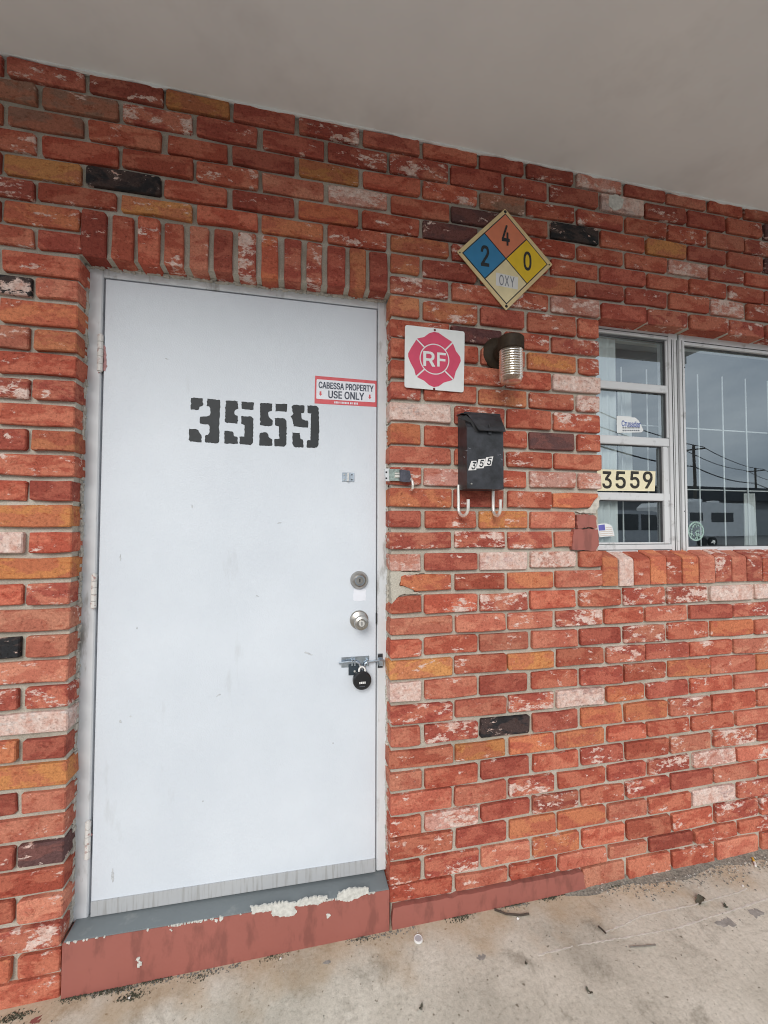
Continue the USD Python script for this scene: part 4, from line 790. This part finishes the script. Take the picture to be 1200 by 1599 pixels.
# curtains
def curtain(u0, u1, v0, v1, Y, n, amp, label):
    x0, x1 = X(u0, 700, Y), X(u1, 700, Y); z1, z0 = Z((u0 + u1) / 2, v0, Y), Z((u0 + u1) / 2, v1, Y)
    q_ = np.linspace(0, 1, 60); zz = np.linspace(0, 1, 8); V, F = [], []
    for b_ in zz:
        for a in q_: V.append((x0 + (x1 - x0) * a, Y + amp * math.sin(a * n * 2 * math.pi) * (0.5 + 0.5 * (1 - b_)) , z0 + (z1 - z0) * b_))
    for i in range(7):
        for k_ in range(59):
            A = i * 60 + k_; F += [[A, A + 1, A + 61], [A, A + 61, A + 60]]
    c_ = obj('curtain', trimesh.Trimesh(np.array(V), np.array(F), process=False), CURTAIN, smooth=True); tag(c_, label, 'curtain')
curtain(905, 963, 520, 905, 0.115, 5, 0.008, 'pale curtain hanging behind the left side sash')
curtain(965, 987, 600, 735, 0.20, 2, 0.008, 'narrow pale curtain strip behind the second light of the sash')
curtain(1160, 1176, 770, 905, 0.21, 2, 0.015, 'bluish curtain end low behind the large pane')

# stickers and plate on the glass
YQ = YP + 0.0035
np_ = thing('house_number_plate', 'cream number plate reading 3559 in the side sash', 'number plate')
A, Bq, Cq, Dq = [at(*q_, YQ)[[0, 2]] for q_ in ((925, 732), (1022.5, 735.5), (1021.5, 766.5), (925, 766))]
obj('plate', prism([A, Bq, Cq, Dq], YQ, YQ - 0.003), PLAQUE, np_)
for s, (a0, a1) in zip('3559', ((84, 146), (173, 240), (270, 332), (356, 420))):
    p0, p1 = at(920 + a0 / 4.286, 690 + 310 / 4.286, YQ), at(920 + a1 / 4.286, 690 + 196 / 4.286, YQ)
    obj('digit', text(s, p0[0], p1[0], p0[2], p1[2], YQ - 0.0028, 0.001), GOLDINK, np_, label='dark digit ' + s)
cs = thing('company_sticker', 'torn white Crusader sticker on the second light of the sash', 'sticker')
obj('paper', prism(pts([(183,728),(190,724),(270,728),(290,735),(305,735),(330,755),(345,785),(362,820),(350,834),(185,838)], 920, 480, 4.286, YQ), YQ, YQ - 0.0005), WHITEP, cs)
p0, p1 = at(920 + 216 / 4.286, 480 + 795 / 4.286, YQ), at(920 + 342 / 4.286, 480 + 762 / 4.286, YQ)
obj('lettering', text('Crusader', p0[0], p1[0], p0[2], p1[2], YQ - 0.0004, 0.0006), BLUEINK, cs)
for yy, x0_, x1_ in ((800, 222, 335), (818, 222, 332)):
    u = x0_; bits = []
    while u < x1_:
        w = 6 + 6 * rs.random(); a, b_ = at(920 + u / 4.286, 480 + (yy + 8) / 4.286, YQ), at(920 + (u + w) / 4.286, 480 + yy / 4.286, YQ); bits.append(prism(sbox(a[0], a[2], b_[0], b_[2]), YQ - 0.0004, YQ - 0.0009)); u += w + 4
    obj('small_print', bits, GREYINK, cs)
fs = thing('flag_sticker', 'small waving stars and stripes sticker on the lowest light of the sash', 'sticker')
OX, OY, SC = 920, 760, 8.571
obj('paper', prism(pts([(108,500),(160,490),(230,488),(280,505),(305,530),(322,590),(338,655),(260,660),(180,668),(135,672),(118,590)], OX, OY, SC, YQ), YQ, YQ - 0.0005), WHITEP, fs)
obj('canton', prism(pts([(118,512),(205,500),(210,578),(128,585)], OX, OY, SC, YQ), YQ - 0.0004, YQ - 0.0009), simple('canton_blue', (0.12, 0.12, 0.42), 0.5), fs)
for i in range(5):
    yy = 540 + i * 27; obj('stripe', prism(LineString(pts([(215 if i < 2 else 128, yy + 8), (260, yy - 4), (300 + i * 6, yy + 8)], OX, OY, SC, YQ)).buffer(0.0010), YQ - 0.0004, YQ - 0.0009), FLAGRED, fs)
ss = thing('round_sticker', 'round pale green seal sticker low on the large pane', 'sticker')
c0 = at(1086.5, 829, YQ); r0 = X(1099, 829, YQ) - c0[0]
obj('ring', prism(Point(c0[0], c0[2]).buffer(r0).difference(Point(c0[0], c0[2]).buffer(r0 * .84)), YQ, YQ - 0.0005), SEAL, ss)
rr_ = np.random.default_rng(9); bl = []
for i in range(46):
    t, q_ = rr_.random() * 6.28, r0 * .78 * math.sqrt(rr_.random()); e = affinity.rotate(affinity.scale(Point(c0[0] + q_ * math.cos(t), c0[2] + q_ * math.sin(t)).buffer(0.0035, 3), 1.6, .6), rr_.random() * 180); bl.append(e)
obj('emblem', prism(unary_union(bl), YQ, YQ - 0.0005), SEAL, ss)
lf = thing('dead_leaf', 'small pale dead leaf lying on the ledge inside the large pane', 'leaf')
c0 = at(1114, 846, YQ + 0.02); obj('blade', [tube([(c0[0] - 0.012, YQ + 0.02, c0[2] - 0.003), (c0[0], YQ + 0.018, c0[2] + 0.004), (c0[0] + 0.012, YQ + 0.022, c0[2] - 0.004)], [0.002, 0.006, 0.001], 6), tube([(c0[0] - 0.004, YQ + 0.02, c0[2] + 0.010), (c0[0] + 0.003, YQ + 0.02, c0[2]), (c0[0] + 0.004, YQ + 0.02, c0[2] - 0.010)], [0.001, 0.005, 0.001], 6)], PAPER, lf)

# ------------------------------------------------------------------ litter on the pavement
def pebble(p, r, rng, squash=0.6):
    m = trimesh.creation.icosphere(0, r) if r < 0.006 else trimesh.creation.icosphere(1, r)
    v = np.array(m.vertices) * (1 + 0.25 * rng.normal(size=(len(m.vertices), 1))) * [1, 0.6 + 0.6 * rng.random(), squash]
    a = rng.random() * 6.28; Rm = np.array([[math.cos(a), -math.sin(a), 0], [math.sin(a), math.cos(a), 0], [0, 0, 1]])
    return trimesh.Trimesh(v @ Rm.T + p, m.faces, process=False)
rg = np.random.default_rng(21); pe, so = [], []
GRIT = simple('wall_foot_grit', (0.16, 0.155, 0.14), 0.95, var=0.5, scale=70, bump=0.6)
GRITL = simple('pale_grit', (0.48, 0.46, 0.42), 0.9, var=0.3, scale=90)
MOSS = simple('dark_moss', (0.055, 0.055, 0.035), 0.95, var=0.4, scale=80, bump=0.6)
for i in range(2600):
    x = X(905, 1380) + rg.random() ** 0.8 * 1.35; wd = 0.02 + 0.075 * min(1, max(0, (x - 1.9) / 0.5)) * (0.55 + 0.45 * math.sin(x * 9) * math.sin(x * 23 + 1))
    yy = -0.004 - abs(rg.normal(0, wd * 0.6)); r = 0.0012 + 0.0028 * rg.random() ** 2
    (so if rg.random() < 0.8 else pe).append(pebble(np.array([x, yy, r * 0.3]), r, rg))
for i in range(1500):
    x = -0.5 + rg.random() * 2.7; m_ = meshkit.noise(np.array([x * 9, 0.3, 0.1]), 3)
    if m_ < 0.5: continue
    yy = -0.009 - abs(rg.normal(0, 0.012 * m_)); r = 0.001 + 0.0024 * rg.random() ** 2
    so.append(pebble(np.array([x, yy, r * 0.2]), r, rg))
for i in range(500):     # scattered grains
    x, yy = -0.5 + rg.random() * 3.6, -0.02 - rg.random() * 0.7; r = 0.0008 + 0.0016 * rg.random() ** 3
    (so if rg.random() < 0.6 else pe).append(pebble(np.array([x, yy, r * 0.2]), r, rg))
tag(obj('grit', so, GRIT), 'dark grit and dirt gathered along the foot of the wall', 'grit', kind='stuff')
tag(obj('gravel_chips', pe, GRITL), 'pale chips of gravel in the dirt at the foot of the wall', 'gravel', kind='stuff')
n_ = 260; V, F = [], []
for i in range(n_):
    x = X(880, 1390) + i * 0.0056; f = meshkit.fbm(np.array([x * 7, 0.2, 0.7]), 4, 5); grow = min(1, max(0, (x - 1.86) / 0.35))
    wd = 0.010 + 0.09 * max(0, f - 0.33) * (0.4 + 0.6 * grow) + 0.012 * grow
    for k_ in range(7):
        t = k_ / 6; V.append((x, 0.012 - (wd + 0.012) * t, 0.0085 * (1 - t) ** 1.3 * (0.6 + 0.8 * meshkit.noise(np.array([x * 60, t * 5, 0.1]), 2)) - 0.0008 * (k_ == 6) + 0.0002))
for i in range(n_ - 1):
    for k_ in range(6): A = i * 7 + k_; F += [[A, A + 1, A + 8], [A, A + 8, A + 7]]
DIRT = simple('dark_dirt', (0.20, 0.185, 0.155), 0.95, var=0.55, scale=130, bump=0.9, bscale=220)
tag(obj('dirt', trimesh.Trimesh(np.array(V), np.array(F), process=False), DIRT, smooth=True), 'bank of dark dirt along the foot of the wall at the right', 'dirt', kind='stuff')
ms = []
for (u, v, n) in ((205, 1555, 40), (115, 1557, 26), (160, 1548, 30), (190, 1543, 30), (240, 1530, 24), (310, 1524, 14), (430, 1494, 16), (565, 1466, 14), (20, 1588, 40), (720, 1432, 30), (800, 1410, 40), (860, 1400, 40), (960, 1380, 50), (1010, 1366, 50), (1090, 1350, 50), (1150, 1340, 40)):
    c0 = gnd(u, v)
    for i in range(n * 5): r = 0.0008 + 0.0018 * rg.random() ** 2; ms.append(pebble(np.array([c0[0] + rg.normal(0, 0.022), min(c0[1] + rg.normal(0, 0.007), -0.008), r * 0.3]), r, rg, 0.9))
tag(obj('moss', ms, MOSS), 'dark moss tufts in the joint between wall and pavement', 'moss', kind='stuff')
# bottle cap, cigarette end, paper bits, twigs, leaves
c0 = gnd(653, 1467); bc = thing('bottle_cap', 'round white bottle cap lying in front of the step corner', 'bottle cap')
obj('cap', lathe([(0, 0.0045), (0.011, 0.0045), (0.0125, 0.006), (0.0145, 0.005), (0.015, 0.0), (0, 0.0)], [c0[0], c0[1], 0.0005], 'z', 28), PAPER, bc)
obj('inner_disc', lathe([(0, 0.0045), (0.0105, 0.0045), (0.0105, 0.0052), (0, 0.0052)], [c0[0], c0[1], 0.0005], 'z', 24), simple('cap_grey', (0.42, 0.42, 0.44), 0.5), bc)
a, b_ = gnd(1175, 1341), gnd(1180, 1353); d = (b_ - a)
cg = thing('cigarette_end', 'yellow and white cigarette end near the wall at the right', 'cigarette end')
obj('filter', tube([a + [0, 0, .0045], a + d * .55 + [0, 0, .0045]], 0.0042), simple('filter_yellow', (0.55, 0.36, 0.05), 0.7), cg); obj('paper', tube([a + d * .55 + [0, 0, .0045], b_ + [0, 0, .004]], 0.004), PAPER, cg)
LEAF = simple('dead_leaf', (0.075, 0.070, 0.050), 0.9, var=0.4, scale=60); TWIG = simple('dark_twig', (0.06, 0.045, 0.035), 0.9, var=0.3)
def leaf(u, v, L, label, ang):
    c0 = gnd(u, v); th = thing('fallen_leaf', label, 'leaf'); n = 9; V = []; F = []
    for i in range(n):
        t = i / (n - 1); w = L * 0.28 * math.sin(math.pi * t) ** 0.8 * (1 + 0.25 * rg.normal()); z = 0.003 + 0.006 * math.sin(t * 5 + L * 90)
        for s in (-1, 0, 1): V.append(((t - .5) * L, s * w, z + 0.004 * abs(s)))
    for i in range(n - 1):
        for s in (0, 1): A = i * 3 + s; F += [[A, A + 3, A + 4], [A, A + 4, A + 1]]
    V = np.array(V); ca, sa = math.cos(ang), math.sin(ang); V = np.c_[V[:, 0] * ca - V[:, 1] * sa, V[:, 0] * sa + V[:, 1] * ca, V[:, 2]] + [c0[0], c0[1], 0.0005]
    obj('blade', trimesh.Trimesh(V, np.array(F), process=False), LEAF, th, smooth=True)
leaf(1093, 1407, 0.05, 'crumpled grey-green leaf between the two pale scratches', 0.3)
leaf(1133, 1416, 0.022, 'tiny dark leaf right of the crumpled leaf', 1.2)
leaf(920, 1550, 0.022, 'dark oval leaf near the lower edge of the pavement', 2.0)
leaf(657, 1575, 0.020, 'dark leaf scrap at the bottom below the bottle cap', 0.8)
leaf(822, 1506, 0.014, 'small dark leaf scrap left of the twig pieces', 1.5)
def twig(q, r, label, name='twig', m=TWIG):
    P = [gnd(*u) + [0, 0, r] for u in q]; o_ = obj(name, tube(P, r, 7), m); tag(o_, label, name.replace('_', ' '))
twig([(934, 1447), (940, 1452), (946, 1458)], 0.0028, 'short dark twig at the left end of the scratches')
twig([(983, 1479), (1003, 1478), (1024, 1476)], 0.0022, 'straight grey wire piece lying on the pavement', 'wire_piece', STEEL)
twig([(772, 1421), (790, 1428), (812, 1430), (826, 1428)], 0.0035, 'longer twig with bits of straw by the cement strip')
for u, v, l in ((438, 1495, 'white paper scrap at the foot of the step near its middle'), (203, 1556, 'white paper scrap at the foot of the step near its left end'), (808, 1433, 'white paper scrap beside the longer twig'), (1158, 1382, 'small white scrap at the right end of the scratch')):
    c0 = gnd(u, v); m = pebble(np.array([c0[0], c0[1] - 0.004, 0.002]), 0.0042, rg, 0.7); tag(obj('paper_scrap', m, PAPER), l, 'paper scrap')
# scrape marks on the slab
MARK = simple('pale_scrape', (0.53, 0.50, 0.455), 0.9, var=0.2, scale=60)
def scrape(q, w, label):
    l = [tuple(gnd(*u)[:2]) for u in q]; poly = rough(LineString(l).buffer(w, 2), w * 0.75, 0.008, 3)
    o_ = []
    for g in getattr(poly, 'geoms', [poly]):
        if g.area > 1e-6: m = trimesh.creation.extrude_polygon(g, 0.0006, engine='earcut'); m.apply_translation([0, 0, 0.0002]); o_.append(m)
    tag(obj('scrape_mark', o_, MARK), label, 'scrape mark')
scrape([(840, 1491), (900, 1476), (960, 1466), (1010, 1457), (1060, 1448), (1110, 1431), (1160, 1416), (1199, 1402)], 0.0020, 'longer pale scrape running across the pavement to the right')
scrape([(944, 1455), (975, 1443), (1000, 1430), (1040, 1421), (1085, 1412), (1120, 1402), (1150, 1394), (1167, 1386)], 0.0017, 'upper pale scrape nearer the wall')
STAIN = simple('dark_stain', (0.27, 0.26, 0.24), 0.9, var=0.35, scale=50)
def stain(u, v, a, b_, label, m=STAIN, seed=0):
    c0 = gnd(u, v); poly = rough(affinity.scale(Point(c0[0], c0[1]).buffer(1, 6), a, b_), min(a, b_) * 0.35, min(a, b_) * 0.5, seed); o_ = []
    for g in getattr(poly, 'geoms', [poly]):
        q_ = trimesh.creation.extrude_polygon(g, 0.0005, engine='earcut'); q_.apply_translation([0, 0, 0.0001]); o_.append(q_)
    tag(obj('stain', o_, m), label, 'stain')
stain(56, 1593, 0.012, 0.010, 'reddish spot on the pavement at the bottom left', simple('red_spot', (0.22, 0.07, 0.06), 0.8), 1)
for i, (u, v, a, l) in enumerate(((752, 1494, 0.016, 'dark smudge on the pavement below the cement strip'), (510, 1502, 0.012, 'grey smudge in front of the step'), (1130, 1440, 0.035, 'grimy patch below the long scrape'), (1180, 1425, 0.03, 'grimy patch at the right edge under the scrape'))): stain(u, v, a, a * .45, l, STAIN, 10 + i)

# ------------------------------------------------------------------ across the street: what the window mirrors
RVW = simple('camper_white', (0.82, 0.82, 0.80), 0.4, var=0.06, scale=3); DARKGL = simple('dark_vehicle_glass', (0.02, 0.022, 0.025), 0.1); TYRE = simple('tyre', (0.02, 0.02, 0.02), 0.8)
GZ = -0.13
def wheel(x, yv, r, w=0.22):
    m = trimesh.creation.cylinder(radius=r, height=w, sections=24); m.apply_transform(trimesh.transformations.rotation_matrix(math.pi / 2, [1, 0, 0])); m.apply_translation([x, yv, GZ + r]); return m
rv = thing('camper_trailer', 'white camper trailer parked across the street, mirrored in the window', 'camper')
y0, y1, x0, x1 = -26.0, -23.6, 27.0, 35.5
side = Polygon([(x0 + .1, GZ + .75), (x1 - .2, GZ + .75), (x1, GZ + 1.2), (x1 - .1, GZ + 3.0), (x1 - .6, GZ + 3.25), (x0 + .5, GZ + 3.25), (x0, GZ + 2.9)])
obj('body', prism(side, y0, y1 + 2 * (y0 - y1)) if False else prism(side, y1, y0), RVW, rv)
for a, b_, c_, d in ((29.4, 30.5, 1.9, 2.5), (31.3, 33.4, 1.8, 2.5)): obj('window', bx(x0 + a - 27.0, x0 + b_ - 27.0, y1 - 0.001, y1 + 0.02, GZ + c_, GZ + d), DARKGL, rv)
for x in (30.6, 31.5): obj('wheel', wheel(x, y1 - 0.15, 0.34), TYRE, rv)
obj('roof_unit', bx(30.2, 31.4, -25.3, -24.3, GZ + 3.252, GZ + 3.55, 0.08), RVW, rv); obj('roof_unit', bx(32.6, 33.2, -25.1, -24.5, GZ + 3.252, GZ + 3.45, 0.05), RVW, rv)
vn = thing('parked_van', 'light grey van parked across the street, mirrored low in the side sash', 'van')
vx, vy = 12.2, -12.6
sil = Polygon([(vx, .35), (vx + 5.0, .35), (vx + 5.05, 1.0), (vx + 4.6, 1.18), (vx + 3.9, 1.28), (vx + 3.2, 2.05), (vx + 2.9, 2.12), (vx + .15, 2.15), (vx, 1.9)]).buffer(-.06).buffer(.06)
obj('body', prism(affinity.translate(sil, 0, GZ), vy, vy - 1.85), simple('van_paint', (0.42, 0.43, 0.44), 0.3, var=0.03), vn)
for q_ in ([(2.35, 1.35), (3.65, 1.35), (3.05, 1.95), (2.35, 1.98)], [(1.2, 1.35), (2.2, 1.35), (2.2, 1.98), (1.2, 1.98)]): obj('window', prism([(vx + a, GZ + b_) for a, b_ in q_], vy + 0.012, vy - 0.002), DARKGL, vn)
for x in (0.9, 4.1): obj('wheel', wheel(vx + x, vy - 0.1, 0.36), TYRE, vn)
obj('headlight', bx(vx + 4.75, vx + 5.02, vy - 0.3, vy + 0.012, GZ + .9, GZ + 1.08, .02), PAPER, vn); obj('bumper', bx(vx + 4.7, vx + 5.15, vy - 1.8, vy + 0.02, GZ + .35, GZ + .6, .03), DARKHOLE, vn)
wh = thing('warehouse', 'long low dark warehouse far across the street, mirrored in the window', 'building')
obj('wall', bx(-20, 140, -58, -50, GZ, 5.2), simple('warehouse_wall', (0.22, 0.22, 0.22), 0.9, var=0.15, scale=.4), wh); obj('roof', bx(-20.5, 140.5, -58.5, -49.3, 5.201, 7.3), simple('warehouse_roof', (0.05, 0.055, 0.06), 0.9), wh)
for i in range(9): obj('door', bx(-10 + i * 16, -5.5 + i * 16, -50.0, -49.93, GZ, 4.0), simple('roller_door_%d' % i, (0.35, 0.36, 0.36), 0.7), wh)
POLE = simple('pole_wood', (0.10, 0.085, 0.07), 0.9)
PP = [(19.4, -25.0), (46.4, -38.0), (73.4, -51.0), (100.4, -64.0)]
for i, (x, yv) in enumerate(PP):
    up = thing('utility_pole', ['utility pole nearest to the brick building across the street', 'utility pole mirrored at the left of the large pane', 'utility pole mirrored at the right of the large pane', 'farthest utility pole beyond the warehouse corner'][i], 'utility pole')
    obj('post', tube([(x, yv, GZ), (x, yv, 10.8)], [0.20, 0.14], 10), POLE, up); obj('crossarm', tube([(x - .5, yv - 1.0, 10.3), (x + .5, yv + 1.0, 10.3)], 0.08, 6), POLE, up)
for k_, (zz, off, lb) in enumerate(((10.45, 0.9, 'upper power line on the near arm ends'), (10.45, -0.9, 'upper power line on the far arm ends'), (8.3, 0.0, 'thick lower cable between the utility poles'))):
    P = []
    for (ax, ay), (bx_, by) in zip(PP[:-1], PP[1:]):
        for t in np.linspace(0, 1, 14)[(1 if P else 0):]: P.append((ax + (bx_ - ax) * t + off * .45, ay + (by - ay) * t + off, zz - 0.5 * 4 * t * (1 - t)))
    tag(obj('power_line', tube(P, 0.045 if k_ < 2 else 0.07, 5), DARKHOLE), lb, 'power line')
